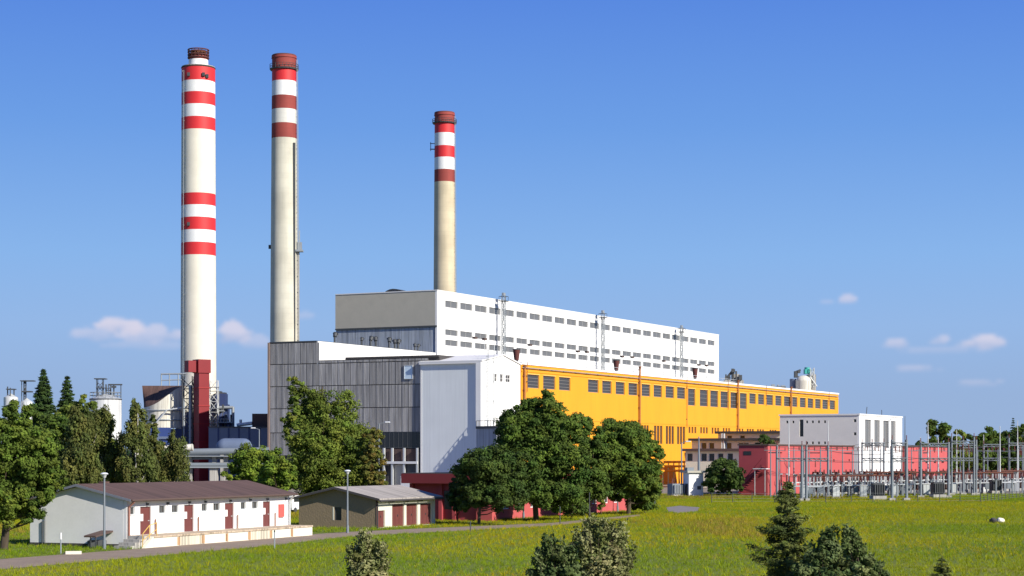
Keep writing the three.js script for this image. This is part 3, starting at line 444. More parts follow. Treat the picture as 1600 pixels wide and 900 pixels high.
// ---------------------------------------------------------------- desulphurisation plant and tanks at the left
function railRing(r, y, n = 14) { const g = []; for (let i = 0; i < n; i++) { const a = i / n * 6.283; g.push(bar(V(Math.cos(a) * r, y, Math.sin(a) * r), V(Math.cos(a) * r, y + 1.3, Math.sin(a) * r), .06)); } for (const h of [.65, 1.3]) { const q = new THREE.TorusGeometry(r, .06, 4, 24); q.rotateX(Math.PI / 2); q.translate(0, y + h, 0); g.push(q); } return g; }
{
  const D = 405, k = D / F, Y = (y) => CH + (HY - y) * k, t = thing('storage_tank', 'white cylindrical tank with steel frames on top, behind the birches', 'tank', V((165 - CX) * k, 0, -D));
  const c = new THREE.CylinderGeometry(24.5 * k, 24.5 * k, Y(623), 40); c.translate(0, Y(623) / 2, 0); obj('shell', [c], M.tank, t);
  const rf = new THREE.ConeGeometry(24.5 * k, 1.1, 40); rf.translate(0, Y(623) + .56, 0); obj('roof', [rf], M.steelPale, t); obj('railing', railRing(24 * k, Y(623)), M.steel, t);
  const rim = new THREE.TorusGeometry(24.6 * k, .12, 5, 40); rim.rotateX(Math.PI / 2); rim.translate(0, Y(624), 0); obj('rim', [rim], M.steelDark, t);
  const f = (x, w, y1, z) => lattice(w * k, Y(y1) - Y(621), 1.1, .08).map((g) => g.translate(x * k, Y(621), z));
  obj('top_frame', [...f(-7, 9, 592, 1), ...f(2, 7, 600, -1.5), bx(-15 * k, 2 * k, Y(593), Y(591.5), -.5, 2), bx(-12 * k, 1 * k, Y(607), Y(606), -.5, 2)], M.steelDark, t);
  obj('crane_frame', [bar(V(13 * k, Y(622), 0), V(13 * k, Y(600), 0), .16), bar(V(4 * k, Y(601), 0), V(26 * k, Y(601), 0), .16), bar(V(24 * k, Y(622), 0), V(24 * k, Y(600), 0), .1), bar(V(6 * k, Y(622), 1), V(6 * k, Y(601), 1), .1), bx(10 * k, 16 * k, Y(606), Y(603), -.5, .5)], M.steelDark, t);
  const D2 = 430, k2 = D2 / F, Y2 = (y) => CH + (HY - y) * k2, s = thing('silo', 'pale silo tops with steel frames at the far left, behind the big tree', 'silo', V((30 - CX) * k2, 0, -D2));
  for (const [x, r, y] of [[-13, 11, 621], [12, 9, 628]]) { const q = new THREE.CylinderGeometry(r * k2, r * k2, Y2(y), 24); q.translate(x * k2, Y2(y) / 2, 0); obj('shell', [q], M.tank, s); const w = new THREE.ConeGeometry(r * k2, .9, 24); w.translate(x * k2, Y2(y) + .45, 0); obj('roof', [w], M.steelPale, s); }
  obj('top_frame', [bar(V(-18 * k2, Y2(621), 0), V(-18 * k2, Y2(604), 0), .15), bar(V(-8 * k2, Y2(621), 0), V(-8 * k2, Y2(608), 0), .15), bx(-19 * k2, -6 * k2, Y2(609), Y2(607.5), -1, 1), bar(V(-12 * k2, Y2(621), 1), V(-12 * k2, Y2(606), 1), .12), ...lattice(3 * k2, Y2(594) - Y2(628), 1.2, .09).map((g) => g.translate(9 * k2, Y2(628), 0)), bx(3 * k2, 24 * k2, Y2(596), Y2(594.5), -1, 1), bx(5 * k2, 20 * k2, Y2(613), Y2(611), -1, 1), bar(V(4 * k2, Y2(628), 0), V(4 * k2, Y2(595), 0), .1)], M.steelDark, s);
}
{
  const D = 432, k = D / F, ox = 260, Y = (y) => CH + (HY - y) * k, X = (x) => (x - ox) * k, t = thing('absorber_building', 'round cream absorber house with a curved brown roof left of the red duct', 'building', V((ox - CX) * k, 0, -D));
  // cylinder body with a roof that falls in a curve towards the left
  const R = 33 * k, N = 40, c0 = V(X(252), 0, -R);
  const topAt = (x) => { const u = clamp((x - X(219)) / (X(285) - X(219))); return lerp(Y(636), Y(603), smooth(0, 1, u * .55 + u * u * .45)); };
  const side = [], roofT = [], pos = [], backY = Y(603);
  const ringP = []; for (let i = 0; i <= N; i++) { const a = Math.PI + i / N * Math.PI; ringP.push([c0.x + Math.cos(a) * R, c0.z - Math.sin(a) * R]); }
  const tri = (a, b, c2, out) => out.push(...a, ...b, ...c2);
  for (let i = 0; i < N; i++) { const [xa, za] = ringP[i], [xb, zb] = ringP[i + 1], ya = topAt(xa), yb = topAt(xb); tri([xa, Y(669), za], [xb, Y(669), zb], [xb, yb, zb], side); tri([xa, Y(669), za], [xb, yb, zb], [xa, ya, za], side);
    const bxa = lerp(X(213), X(285), i / N), bxb = lerp(X(213), X(285), (i + 1) / N); tri([xa, ya, za], [xb, yb, zb], [bxb, backY + .3, c0.z - 2], roofT); tri([xa, ya, za], [bxb, backY + .3, c0.z - 2], [bxa, backY + .3, c0.z - 2], roofT); }
  const raw = (a) => { const g = new THREE.BufferGeometry(); g.setAttribute('position', new THREE.BufferAttribute(new Float32Array(a), 3)); g.computeVertexNormals(); return g; };
  obj('shell', [raw(side)], M.tankCream, t); obj('curved_roof', [raw(roofT)], M.brownRoof, t);
  for (const y of [641, 656]) { const q = new THREE.TorusGeometry(R + .1, .16, 5, 40, Math.PI); q.rotateX(Math.PI / 2); q.translate(c0.x, Y(y), c0.z); obj('walkway', [q], M.steel, t); }
  obj('tower', [bx(X(268), X(287), 0, Y(604), -R - 5, -R - .5)], M.tankCream, t);
  obj('lower_shell', [bx(X(222), X(284), 0, Y(670), -R - 4, -R + 3)], M.blueSteel, t);
  const fr = []; for (const x of [241, 254, 268, 282, 298]) fr.push(bar(V(X(x), Y(604), -R - 4), V(X(x), Y(581), -R - 4), .14)); fr.push(bar(V(X(241), Y(582), -R - 4), V(X(300), Y(581), -R - 4), .2), bar(V(X(241), Y(592), -R - 4), V(X(300), Y(590), -R - 4), .14), bx(X(236), X(300), Y(604), Y(601), -R - 6, -R - 2)); obj('roof_frame', fr, M.steel, t);
  const st = [bar(V(X(246), Y(660), 1), V(X(262), Y(641), 1), .2), bar(V(X(262), Y(641), 1), V(X(294), Y(636), 1), .18)]; obj('stair', st, M.steelPale, t);
  const D3 = 429, S3 = (x, y) => V((x - 315) / F * D3, CH + (HY - y) / F * D3, 0), d = thing('red_duct', 'tall dark red flue duct with an elbow, in front of the tallest chimney', 'duct', V((315 - CX) / F * D3, 0, -D3), .62);
  const kk = D3 / F, w = 8.9 * kk; obj('riser', [bx(-w, w, 0, S3(0, 583).y, -w, w)], M.redDuct, d); obj('elbow', [bx(-w - .25, w + .25, S3(0, 583).y, S3(0, 562).y, -w - .2, w + .25)], M.redDuct, d); obj('inlet', [bx(-25 * kk, -w - .25, S3(0, 582).y, S3(0, 564).y, -w, w * .6)], M.redDuct, d);
  const fl = []; for (let y = 6; y < S3(0, 585).y; y += 4) fl.push(bx(-w - .12, w + .12, y, y + .25, -w - .12, w + .12)); obj('flange', fl, std({ c: [.30, .012, .015], roughness: .6 }), d);
  // steel tower round the duct
  const E = (D4, px) => V((px - CX) / F * D4, 0, -D4);
  const tw = thing('steel_tower', 'grey lattice stair tower right of the red duct', 'tower', E(434, 334)), h = CH + (HY - 594) / F * 434;
  obj('frame', lattice(1.9, h, 2.4, .1), M.steelPale, tw); obj('landing', [8, 12.8, 17.6, 22.4].map((y) => bx(-1.1, 1.1, y, y + .12, -1.1, 1.1)), M.steel, tw);
  const t2 = thing('steel_tower', 'dark pipe tower between the absorber house and the red duct', 'tower', E(431, 294)), h2 = CH + (HY - 588) / F * 431;
  obj('frame', lattice(2.2, h2, 2.2, .12), M.steelDark, t2); obj('pipe', [bar(V(.6, 0, .9), V(.6, h2 - 2, .9), .35, .35, 8), bar(V(-.8, 0, .9), V(-.8, h2 - 5, .9), .25, .25, 8)], M.steel, t2); obj('cladding', [bx(-1.6, .9, 0, h2 - 8, -1.6, -.3)], M.blueSteel, t2);
  const f2 = thing('filter_house', 'dark grey filter box with pipes right of the red duct', 'plant equipment', E(440, 349)), Y4 = (y) => CH + (HY - y) / F * 440, X4 = (x) => (x - 349) / F * 440;
  obj('casing', [bx(X4(337), X4(352), 0, Y4(615), -4, 0), bx(X4(345), X4(357), 0, Y4(632), -2, 1.5)], M.blueSteel, f2); obj('hood', [bx(X4(344), X4(351), Y4(615), Y4(613), -3.5, -.5), bx(X4(337), X4(344), Y4(615), Y4(611), -3.5, -.5)], M.steelDark, f2);
  obj('pipe', [bar(V(X4(345), Y4(637), 2), V(X4(366), Y4(637), 2), .35, .35, 8), bar(V(X4(366), Y4(636), 2), V(X4(366), Y4(700), 2), .35, .35, 8), bar(V(X4(349), Y4(637), 2), V(X4(349), Y4(690), 2), .3, .3, 8), bar(V(X4(356), Y4(680), 3), V(X4(356), Y4(648), 3), .3, .3, 8)], M.steel, f2);
  const bl = thing('blue_hall', 'low grey blue hall at the foot of the chimneys', 'building', E(422, 385)), Y5 = (y) => CH + (HY - y) / F * 422, X5 = (x) => (x - 385) / F * 422;
  obj('wall', [bx(X5(326), X5(428), 0, Y5(668), -10, 0)], M.bluePale, bl); obj('roof', [bx(X5(325), X5(429), Y5(668), Y5(666.5), -10.2, .3)], M.steelDark, bl);
  obj('cladding_strip', [340, 356, 372, 388, 404].map((x) => bx(X5(x), X5(x) + .35, 0, Y5(669), .01, .12)), M.blueSteel, bl); obj('roof_box', [bx(X5(392), X5(420), Y5(666.4), Y5(646), -7, -2)], M.roofBrown, bl); obj('roof_pipe', [bar(V(X5(368), Y5(664), -2), V(X5(392), Y5(661), -2), .4, .4, 8), bar(V(X5(372), Y5(664), -4), V(X5(372), Y5(655), -4), .3, .3, 8)], M.steelPale, bl);
  const bt = thing('horizontal_tank', 'rounded pale blue tank lying by the pipe bridge', 'tank', E(352, 366)); const cy = new THREE.CapsuleGeometry(1.6, 3.4, 8, 20); cy.rotateZ(Math.PI / 2); cy.translate(0, CH + (HY - 690) / F * 352 - 1, 0); obj('shell', [cy], M.bluePale, bt); obj('saddle', [bx(-2.4, -1.8, 0, CH + (HY - 690) / F * 352 - 1.6, -1, 1), bx(1.8, 2.4, 0, CH + (HY - 690) / F * 352 - 1.6, -1, 1)], M.concrete, bt);
  const sf = thing('vessel_tower', 'dark open steel frame with vessels right of the red duct', 'plant equipment', E(437, 352)), Y8 = (y) => CH + (HY - y) / F * 437, q8 = 437 / F;
  obj('frame', [...lattice(9 * q8, Y8(632), 3, .13).map((g) => g.translate(-8 * q8, 0, 0)), ...lattice(8 * q8, Y8(648), 3, .12).map((g) => g.translate(6 * q8, 0, 1))], M.steelDark, sf); obj('vessel', [bar(V(-8 * q8, Y8(690), 0), V(-8 * q8, Y8(645), 0), 1.0, 1.0, 14), bar(V(6 * q8, Y8(690), 1), V(6 * q8, Y8(660), 1), .8, .8, 14)], M.blueSteel, sf); obj('catwalk', [bx(-14 * q8, 12 * q8, Y8(661), Y8(659.5), -2, 3), bx(-14 * q8, -2 * q8, Y8(643), Y8(641.5), -2, 2)], M.steel, sf); obj('railing', [bar(V(-14 * q8, Y8(655), 3), V(12 * q8, Y8(655), 3), .05), ...[-14, -9, -4, 1, 6, 12].map((x) => bar(V(x * q8, Y8(660), 3), V(x * q8, Y8(655), 3), .05))], M.steelPale, sf);
  // blue machine house under the absorber
  const bm = thing('blue_machine', 'bright blue machine housing under the round absorber house', 'plant equipment', E(420, 245)), Y6 = (y) => CH + (HY - y) / F * 420, X6 = (x) => (x - 245) / F * 420;
  obj('casing', [bx(X6(230), X6(263), 0, Y6(668), -3, 0)], std({ c: [.03, .06, .21], roughness: .6 }), bm); obj('column', [bx(X6(245), X6(248.5), 0, Y6(668), .01, .5)], M.bluePale, bm); obj('duct', [bx(X6(229), X6(266), Y6(686), Y6(682), .01, .4)], M.bluePale, bm);
  // pipe bridge
  const pb = thing('pipe_bridge', 'grey pipe bridge with two pipe runs behind the white shed', 'pipe bridge', E(335, 335)), Y7 = (y) => CH + (HY - y) / F * 335, X7 = (x) => (x - 335) / F * 335;
  obj('pipe', [bar(V(X7(225), Y7(708), 0), V(X7(420), Y7(704), 0), .62, .62, 10), bar(V(X7(225), Y7(727), .4), V(X7(420), Y7(726), .4), .42, .42, 10), bar(V(X7(240), Y7(716), -1), V(X7(420), Y7(714), -1), .35, .35, 10)], M.galv, pb);
  obj('beam', [bx(X7(225), X7(420), Y7(731), Y7(729), -1.2, .8), bx(X7(225), X7(420), Y7(713.5), Y7(712), -1.2, .8)], M.steel, pb); for (const x of [258, 296, 334, 352, 398]) obj('pier', [bx(X7(x) - .35, X7(x) + .35, 0, Y7(713.6), -1, -.3)], M.concrete, pb);
  obj('pier', [bx(X7(328), X7(340), 0, Y7(731.2), -1, .3)], M.concrete, pb);
  const cv = thing('covered_pipe', 'white rounded pipe lagging among the birches, under the absorber house', 'pipe', E(330, 276)); obj('lagging', [bar(V(-3.5, CH + (HY - 703) / F * 330, 1.2), V(3, CH + (HY - 699) / F * 330, 1.2), .7, .6, 12)], M.tankCream, cv); obj('stand', [bx(-2, -1.7, 0, 7.3, 1, 1.4), bx(1.6, 1.9, 0, 7.6, 1, 1.4)], M.steel, cv);
}
// silos and machines beyond the yellow hall
{
  const E = (D4, px) => V((px - CX) / F * D4, 0, -D4);
  let D = 640, k = D / F, Y = (y) => CH + (HY - y) * k; const s = thing('silo', 'white domed silo group beyond the far end of the yellow hall', 'silo', E(D, 1255));
  const cyl = (x, r, y0, y1, z = 0) => { const g = new THREE.CylinderGeometry(r * k, r * k, Y(y1) - (y0 ? Y(y0) : 0), 24); g.translate(x * k, ((y0 ? Y(y0) : 0) + Y(y1)) / 2, z); return g; };
  obj('shell', [cyl(-1, 12, 0, 596, 2)], M.tankCream, s); const dm = new THREE.SphereGeometry(12 * k, 24, 8, 0, 6.2832, 0, Math.PI / 2); dm.scale(1, .75, 1); dm.translate(-1 * k, Y(596), 2); obj('dome', [dm], M.tankCream, s);
  obj('shell', [cyl(-15, 6, 0, 592)], M.bluePale, s); obj('tower', [bx(8 * k, 20 * k, 0, Y(585), -4, 0)], M.concrete, s); obj('tower_frame', [...lattice(6 * k, Y(575) - Y(605), 1.6, .12).map((g) => g.translate(13 * k, Y(605), 1)), bar(V(2 * k, Y(600), 3), V(12 * k, Y(584), 3), .2), bar(V(20 * k, Y(604), 2), V(10 * k, Y(590), 2), .2)], M.steelPale, s);
  obj('hopper', [bx(2 * k, 12 * k, Y(584), Y(577), -2, 1), cyl(6, 4, 578, 574)], M.teal, s); obj('gear', [bx(-14 * k, -9 * k, Y(590), Y(580), -1, 1), bar(V(-12 * k, Y(581), 0), V(-4 * k, Y(578), 0), .3), bx(-10 * k, -5 * k, Y(583), Y(579), -1, 1), bar(V(3 * k, Y(590), 0), V(-12 * k, Y(588), 0), .2)], M.steelDark, s);
  D = 600; k = D / F; const m = thing('roof_machinery', 'dark machinery heap between the boiler house and the white silo', 'plant equipment', E(D, 1146)); Y = (y) => CH + (HY - y) * k;
  obj('casing', [bx(-14 * k, 16 * k, 0, Y(594), -4, 0), bx(2 * k, 10 * k, Y(594), Y(584), -3, -1), bx(-12 * k, -4 * k, Y(594), Y(588), -3, -1)], M.concrete, m); obj('pipework', [bar(V(-10 * k, Y(590), 0), V(-1 * k, Y(579), 0), .4), bar(V(-1 * k, Y(594), 0), V(-1 * k, Y(576), 0), .5), bar(V(4 * k, Y(594), .5), V(4 * k, Y(580), .5), .3), bx(-3 * k, 2 * k, Y(582), Y(577), -1, 1), bar(V(-12 * k, Y(594), .5), V(-12 * k, Y(585), .5), .25), bx(8 * k, 13 * k, Y(594), Y(586), -.5, 1)], M.steelDark, m);
  D = 610; k = D / F; const n = thing('roof_machinery', 'low dark vents on the roof line left of the white silo', 'plant equipment', E(D, 1214)); Y = (y) => CH + (HY - y) * k; obj('casing', [bx(-10 * k, 14 * k, 0, Y(604), -3, 0)], M.steelDark, n); obj('hood', [bx(-8 * k, -3 * k, Y(604), Y(600.5), -2, -.2), bx(1 * k, 4 * k, Y(604), Y(601), -2, -.2), bx(7 * k, 13 * k, Y(604), Y(602), -2, -.2)], M.steel, n);
}
// ---------------------------------------------------------------- buildings at the right
{
  const W = new Frame((1342.5 - CX) / F * 400, 400, .503), x1 = W.xAt(1409.5, 0), zL = W.zAt(1218.5, 0), H = W.yAt(648.5, 0, 0), b = W.thing('control_building', 'grey and white cube building with tall window strips, behind the switchyard', 'building', 0, 0);
  const y0 = W.yAt(700, W.xAt(1357, 0), 0), y1 = W.yAt(656, W.xAt(1357, 0), 0), holes = [[1351.7, 1361.5], [1366, 1375.4], [1380, 1388.5], [1392, 1399.8]].map(([a, c]) => snap([W.xAt(a, 0), W.xAt(c, 0), y0, y1]));
  b.part('facade', [wallHoles(.02, x1, 0, H, .4, holes, 0)], M.white); b.part('body', [bx(.3, x1 - .02, 0, H - .5, zL + .1, -.41)], M.greyPlain);
  windowsOn(b, holes, 0, .36, M.winFrame, M.glass, 3, 1);
  // grey gable, with small openings
  const gh = [], yA = W.yAt(661, 0, -8), yB = W.yAt(657, 0, -8), yC = W.yAt(694, 0, -8), yD = W.yAt(690, 0, -8);
  for (const [px, w, a, c] of [[1230, 3, yA, yB], [1239.5, 3, yA, yB], [1261, 3, yA, yB], [1270, 3, yA, yB], [1279.5, 3, yA, yB], [1289, 3, yA, yB], [1336, 4, W.yAt(659.5, 0, 0), W.yAt(655, 0, 0)], [1336, 4, W.yAt(680, 0, 0), W.yAt(675.5, 0, 0)], [1261, 3, yC, yD], [1270, 3, yC, yD], [1279.5, 3, yC, yD], [1289, 3, yC, yD], [1252.3, 6, W.yAt(682, 0, -10), W.yAt(655.5, 0, -10)]]) gh.push([-W.zAt(px + w / 2, 0), -W.zAt(px - w / 2, 0), a, c].map((v) => v));
  // built facing +z then turned to face -x
  const gw = wallHoles(.42, -zL, 0, H - .05, .28, gh, 0); gw.rotateY(-Math.PI / 2); gw.scale(1, 1, 1);
  const fix = plain(gw); fix.translate(0, 0, 0); const p = fix.attributes.position, nn = fix.attributes.normal; // after the turn the wall runs along +z: mirror it to run along -z
  const turned = new THREE.BufferGeometry(), P2 = new Float32Array(p.count * 3), N2 = new Float32Array(p.count * 3); for (let i = 0; i < p.count; i += 3) for (let j = 0; j < 3; j++) { const s2 = i + [0, 2, 1][j]; P2.set([p.getX(s2), p.getY(s2), -p.getZ(s2)], (i + j) * 3); N2.set([nn.getX(s2), nn.getY(s2), -nn.getZ(s2)], (i + j) * 3); }
  turned.setAttribute('position', new THREE.BufferAttribute(P2, 3)); turned.setAttribute('normal', new THREE.BufferAttribute(N2, 3));
  b.part('gable_wall', [turned], M.gableGrey);
  for (const [a, c, d, e] of gh) b.part('window', [bx(.2, .24, d, e, -c, -a)], M.glassDark);
  b.part('roof', [bx(.1, x1, H - .5, H - .2, zL, -.41)], M.roofDark); b.part('roof_edge', [bx(-.15, .3, H - .04, H + .3, zL - .2, -.42), bx(-.16, x1 + .1, H + .003, H + .32, -.41, .15)], M.whiteTrim);
  b.part('roof_mast', [bar(V(12, H, -2), V(12.6, H + 2, -2), .08), bar(V(24, H, -2), V(24, H + 1.6, -2), .07)], M.steelDark);
}
{
  const K = new Frame((1199.7 - CX) / F * 335, 335, .503), x1 = K.xAt(1334, 0), zL = K.zAt(1154.5, 0), H = K.yAt(696, 0, 0), b = K.thing('pink_switch_house', 'pink red switch house left of the white cube building, behind the switchyard', 'building', 0, 0);
  const slot = [[1200.5, 1222], [1263, 1282], [1318, 1333]].map(([a, c]) => [K.xAt(a, 0), K.xAt(c, 0), K.yAt(708.3, 6, 0), K.yAt(706.6, 6, 0)]);
  const small = [1212, 1237, 1252, 1277, 1302, 1326].map((p) => [K.xAt(p, 0), K.xAt(p + 2, 0), K.yAt(722, 10, 0), K.yAt(718, 10, 0)]);
  b.part('facade', [wallHoles(0.02, x1, 0, H, .3, [...slot, ...small].map((q) => q), 0)], M.pink); b.part('body', [bx(.3, x1 - .02, 0, H - .4, zL + .02, -.31)], M.roofDark); b.part('gable_wall', [bx(0, .29, 0, H - .01, zL, -.31)], M.gableShadeRed);
  b.part('roof', [bx(-.2, x1 + .1, H, H + .25, zL - .2, .2)], M.roofBrown); for (const [a, c, d, e] of [...slot, ...small]) b.part('window', [bx(a, c, d, e, -.29, -.25)], M.glassDark);
  b.part('gable_window', [bx(-.04, -.005, K.yAt(711, 0, -3), K.yAt(705, 0, -3), K.zAt(1162, 0), K.zAt(1174, 0))], M.glassDark);
  // outside stair on the dark gable, with a white canopy
  const sg = [], za = zL + .3, zb = -.6; for (let i = 0; i < 14; i++) { const t = i / 14, y = lerp(.5, 5.4, t), z = lerp(za, zb, t); sg.push(bx(-1.4, -.02, y, y + .12, z, z + (zb - za) / 14 + .02)); } sg.push(bar(V(-1.4, 1.5, za), V(-1.4, 6.5, zb), .06), bar(V(-1.4, .4, za), V(-1.4, 5.4, zb), .1)); const st = K.thing('outdoor_stair', 'steel stair climbing the shade darkened red gable of the switch house', 'stair', -.7, za); st.part('flight', sg, M.darkRedRoof);
  const cn = K.thing('canopy', 'small white canopy on two posts before the shade darkened red gable', 'canopy', -3, K.zAt(1185, -3)); const z0 = K.zAt(1178, -3), z1 = K.zAt(1199, -3), yc = K.yAt(733, -3, -2); cn.part('roof', [bx(-3.6, -1.6, yc, yc + .14, z0, z1)], M.whiteTrim); for (const z of [z0 + .3, z1 - .3]) cn.part('post', [bar(V(-3.4, 0, z), V(-3.4, yc, z), .06)], M.steelPale);
  const K2 = new Frame((1417 - CX) / F * 430, 430, .503), x2 = K2.xAt(1480, 0), H2 = K2.yAt(698, 0, 0), c = K2.thing('pink_switch_house', 'pink red low building right of the white cube building', 'building', 0, 0);
  const s2 = [1424, 1446, 1459, 1471].map((p) => [K2.xAt(p, 0), K2.xAt(p + 4, 0), K2.yAt(724, 10, 0), K2.yAt(721.5, 10, 0)]), s3 = [[K2.xAt(1442, 0), K2.xAt(1452, 0), K2.yAt(708.5, 10, 0), K2.yAt(706.7, 10, 0)]];
  c.part('facade', [wallHoles(0.02, x2, 0, H2, .3, [...s2, ...s3], 0)], M.pink); c.part('body', [bx(0, x2 - .02, 0, H2 - .02, -9, -.31)], M.pink); c.part('roof', [bx(-.2, x2 + .1, H2, H2 + .3, -9, .2)], M.roofDark); for (const [a, e, d, f] of [...s2, ...s3]) c.part('window', [bx(a, e, d, f, -.29, -.25)], M.glassDark);
}
{ // low cream buildings stepping down in front of the yellow hall
  const L = [['upper cream low building with a dark flat roof, before the yellow hall', 470, 1122, 1221, 674, [1140, 1160, 1196]], ['middle cream low building with a dark roof and chimney pipes', 446, 1081, 1221, 685, [1100, 1112, 1139, 1158, 1166, 1183]], ['lowest cream building with a brown roof, beside the round bush', 415, 1071, 1157, 701.5, [1078, 1100, 1112, 1126, 1141]]];
  L.forEach(([lab, D, p0, p1, py, wins], n) => {
    const f = new Frame((p1 - CX) / F * D, D, .503), H = f.yAt(py, 0, 0), zL = f.zAt(p0, 0), b = f.thing('low_building', lab, 'building', 0, 0), wy1 = H - 1, wy0 = H - 2.6;
    const hs = wins.map((p) => { const z = f.zAt(p, 0); return [z - .7, z + .7]; });
    b.part('wall', [bx(.4, 14, 0, H - .5, zL, 0), bx(0, .39, 0, wy0, zL, 0), bx(0, .39, wy1, H - .5, zL, 0), ...[[zL], ...hs].map(([a], i) => { const from = i ? hs[i - 1][1] : zL, to = i < hs.length ? hs[i][0] : 0; return bx(0, .39, wy0 + .002, wy1 - .002, from, to); })], M.cream);
    b.part('roof', [bx(-.9, 15, H - .49, H + .1, zL - .6, .5)], n === 2 ? M.roofBrown : M.roofDark);
    for (const [a, c] of hs) { const w = b.part('window', [bx(.1, .18, wy0, wy1, a, a + .12), bx(.1, .18, wy0, wy1, c - .12, c)], M.whiteTrim); b.part('pane', [bx(.2, .24, wy0, wy1, a, c)], M.glassDark, b); }
    if (n === 1) for (const p of [1128, 1131.5]) { const z = f.zAt(p, -.4); b.part('stack', [bar(V(-.5, H - 3, z), V(-.5, H + 1.2, z), .25, .25, 8)], M.steelPale); }
  });
}
// ---------------------------------------------------------------- white shed with the loading platform
const G = new Frame((198 - CX) / F * groundD(855), groundD(855), .428);
{
  const x1 = G.xAt(452, 0), zL = G.zAt(47, 0), He = G.yAt(782, 0, 0), zR = zL / 2, Hr = He + (G.yAt(760.5, 0, zR) - He) * 1.0, b = G.thing('storage_shed', 'long white shed with a brown roof, four brown doors and a loading platform', 'shed', 0, 0);
  const dpx = [[219, 236], [287.8, 302.8], [351.4, 365.4], [410.9, 422.5]], wpx = [[201.2, 210.7], [248.7, 258.8], [268.5, 279], [315, 324], [333.4, 344], [376, 384.3], [394, 403]];
  const yp = G.yAt(843, 4, 0), dTop = G.yAt(791.5, G.xAt(228, 0), 0), dBot = G.yAt(837.5, G.xAt(240, 2.3), 2.3), wTop = G.yAt(790, G.xAt(254, 0), 0), wBot = G.yAt(801.8, G.xAt(254, 0), 0);
  const dh = dpx.map(([a, c]) => [G.xAt(a, 0), G.xAt(c, 0), dBot, dTop]), wh = wpx.map(([a, c]) => [G.xAt(a, 0), G.xAt(c, 0), wBot, wTop]);
  b.part('wall', [wallHoles(0.01, x1, 0, He, .3, [...dh, ...wh], 0)], M.render);
  b.part('gable_wall', [prismX([[-.001, 0], [-.001, He - .01], [zR, Hr - .01], [zL, He - .01], [zL, 0]].map(([z, y]) => [Math.min(z, -.31), z > -.31 ? He + .0 : y]).map(([z, y], i) => [z, [0, He + .31 * (Hr - He) / -zR, Hr, He, 0][i]]), 0, .3), prismX([[-.31, 0], [-.31, He], [zR, Hr], [zL, He], [zL, 0]], x1 - .3, x1)], M.render);
  b.part('core', [bx(.31, x1 - .31, 0, He - .1, zL, -.35)], M.white);
  const roof = [[.55, He - .05 - .0], [zR, Hr + .06], [zL - .4, He - .1], [zL - .4, He + .08], [zR, Hr + .22], [.55, He + .1]];
  b.part('roof', [prismX(roof, -.25, x1 + .35)], M.brownRoof);
  b.part('verge_board', [prismX([[.56, He - .1], [zR, Hr + .02], [zL - .41, He - .14], [zL - .41, He + .05], [zR, Hr + .2], [.56, He + .08]], -.33, -.255)], std({ c: [.20, .22, .27] }));
  b.part('gutter', [bar(V(-.3, He + .0, .66), V(x1 + .35, He + .0, .66), .09, .09, 8)], M.roofBrown);
  dh.forEach(([a, c, d, e]) => { const q = b.part('door', [bx(a + .05, c - .05, d, e - .05, -.2, -.14), bx(a, a + .05, d, e, -.22, -.1), bx(c - .05, c, d, e, -.22, -.1), bx(a + .05, c - .05, e - .05, e, -.22, -.1)], M.door); b.part('handle', [bx(c - .25, c - .1, d + 1.02, d + 1.08, -.135, -.08)], M.steelPale, q); b.part('notice', [bx(a - .1, a + .34, d + 1.05, d + 1.6, .004, .05)], M.white); });
  wh.forEach(([a, c, d, e]) => { const f = b.piece('window', joined(frameBars(c - a, e - d, .05, 2, 1, .08)), M.steel, (a + c) / 2, d, -.12); meshOf('pane', joined([bx(-(c - a) / 2 + .03, (c - a) / 2 - .03, .03, e - d - .03, -.06, -.03)]), M.glassGrey, f); b.part('sill', [bx(a - .08, c + .08, d - .06, d - .002, -.08, .07)], M.whiteTrim, b); });
  b.part('hose_box', [bx(G.xAt(434.7, 0), G.xAt(442, 0), G.yAt(808, x1 - 2, 0), G.yAt(788, x1 - 2, 0), .004, .16)], std({ c: [.62, .12, .10], roughness: .5 }));
  b.part('downpipe', [bar(V(.12, .1, .14), V(.12, He - .5, .14), .09, .09, 8), bar(V(.12, He - .5, .14), V(.12, He - .1, .6), .09, .09, 8)], std({ c: [.34, .16, .12], roughness: .7 }));
  b.part('downpipe', [bar(V(x1 - .15, .9, .14), V(x1 - .15, He - .5, .14), .08, .08, 8), bar(V(x1 - .15, He - .5, .14), V(x1 - .15, He - .1, .6), .08, .08, 8)], M.steelPale);
  const lg = [], ll = []; for (const px of [229, 261, 295, 320, 359, 390, 417, 446]) { const x = G.xAt(px, 0); ll.push(bx(x - .08, x + .08, He - .42, He - .26, .004, .18)); } b.part('wall_lamp', ll, M.steelDark);
  b.part('gable_plinth', [bx(-.03, -.003, 0, .22, zL, -.35)], M.roofDark); b.part('gable_pipe', [bar(V(-.08, .1, G.zAt(66, -.08)), V(-.08, 1.9, G.zAt(66, -.08)), .05), bar(V(-.07, .1, G.zAt(70, -.08)), V(-.07, 2.9, G.zAt(70, -.08)), .03)], M.steelDark);
  b.part('roof_chimney', [bx(4, 4.6, Hr - .4, Hr + .35, zR - .9, zR - .3)], M.brownRoof);
  // rails standing beside the doors on the platform
  for (const px of [240.5, 307.5, 369, 427.5]) { const x = G.xAt(px, 0); b.part('door_post', [bx(x - .04, x + .04, dBot, dBot + 1.15, .12, .2)], M.rust); }
  // platform
  const zP = 2.3, pT = dBot, xa = G.xAt(240, zP), xb = G.xAt(488, zP), p = G.thing('loading_platform', 'long cream concrete loading platform along the front of the white shed', 'platform', xa, zP);
  const n = 7, gap = .05, w = (xb - xa) / n; reseed(8);
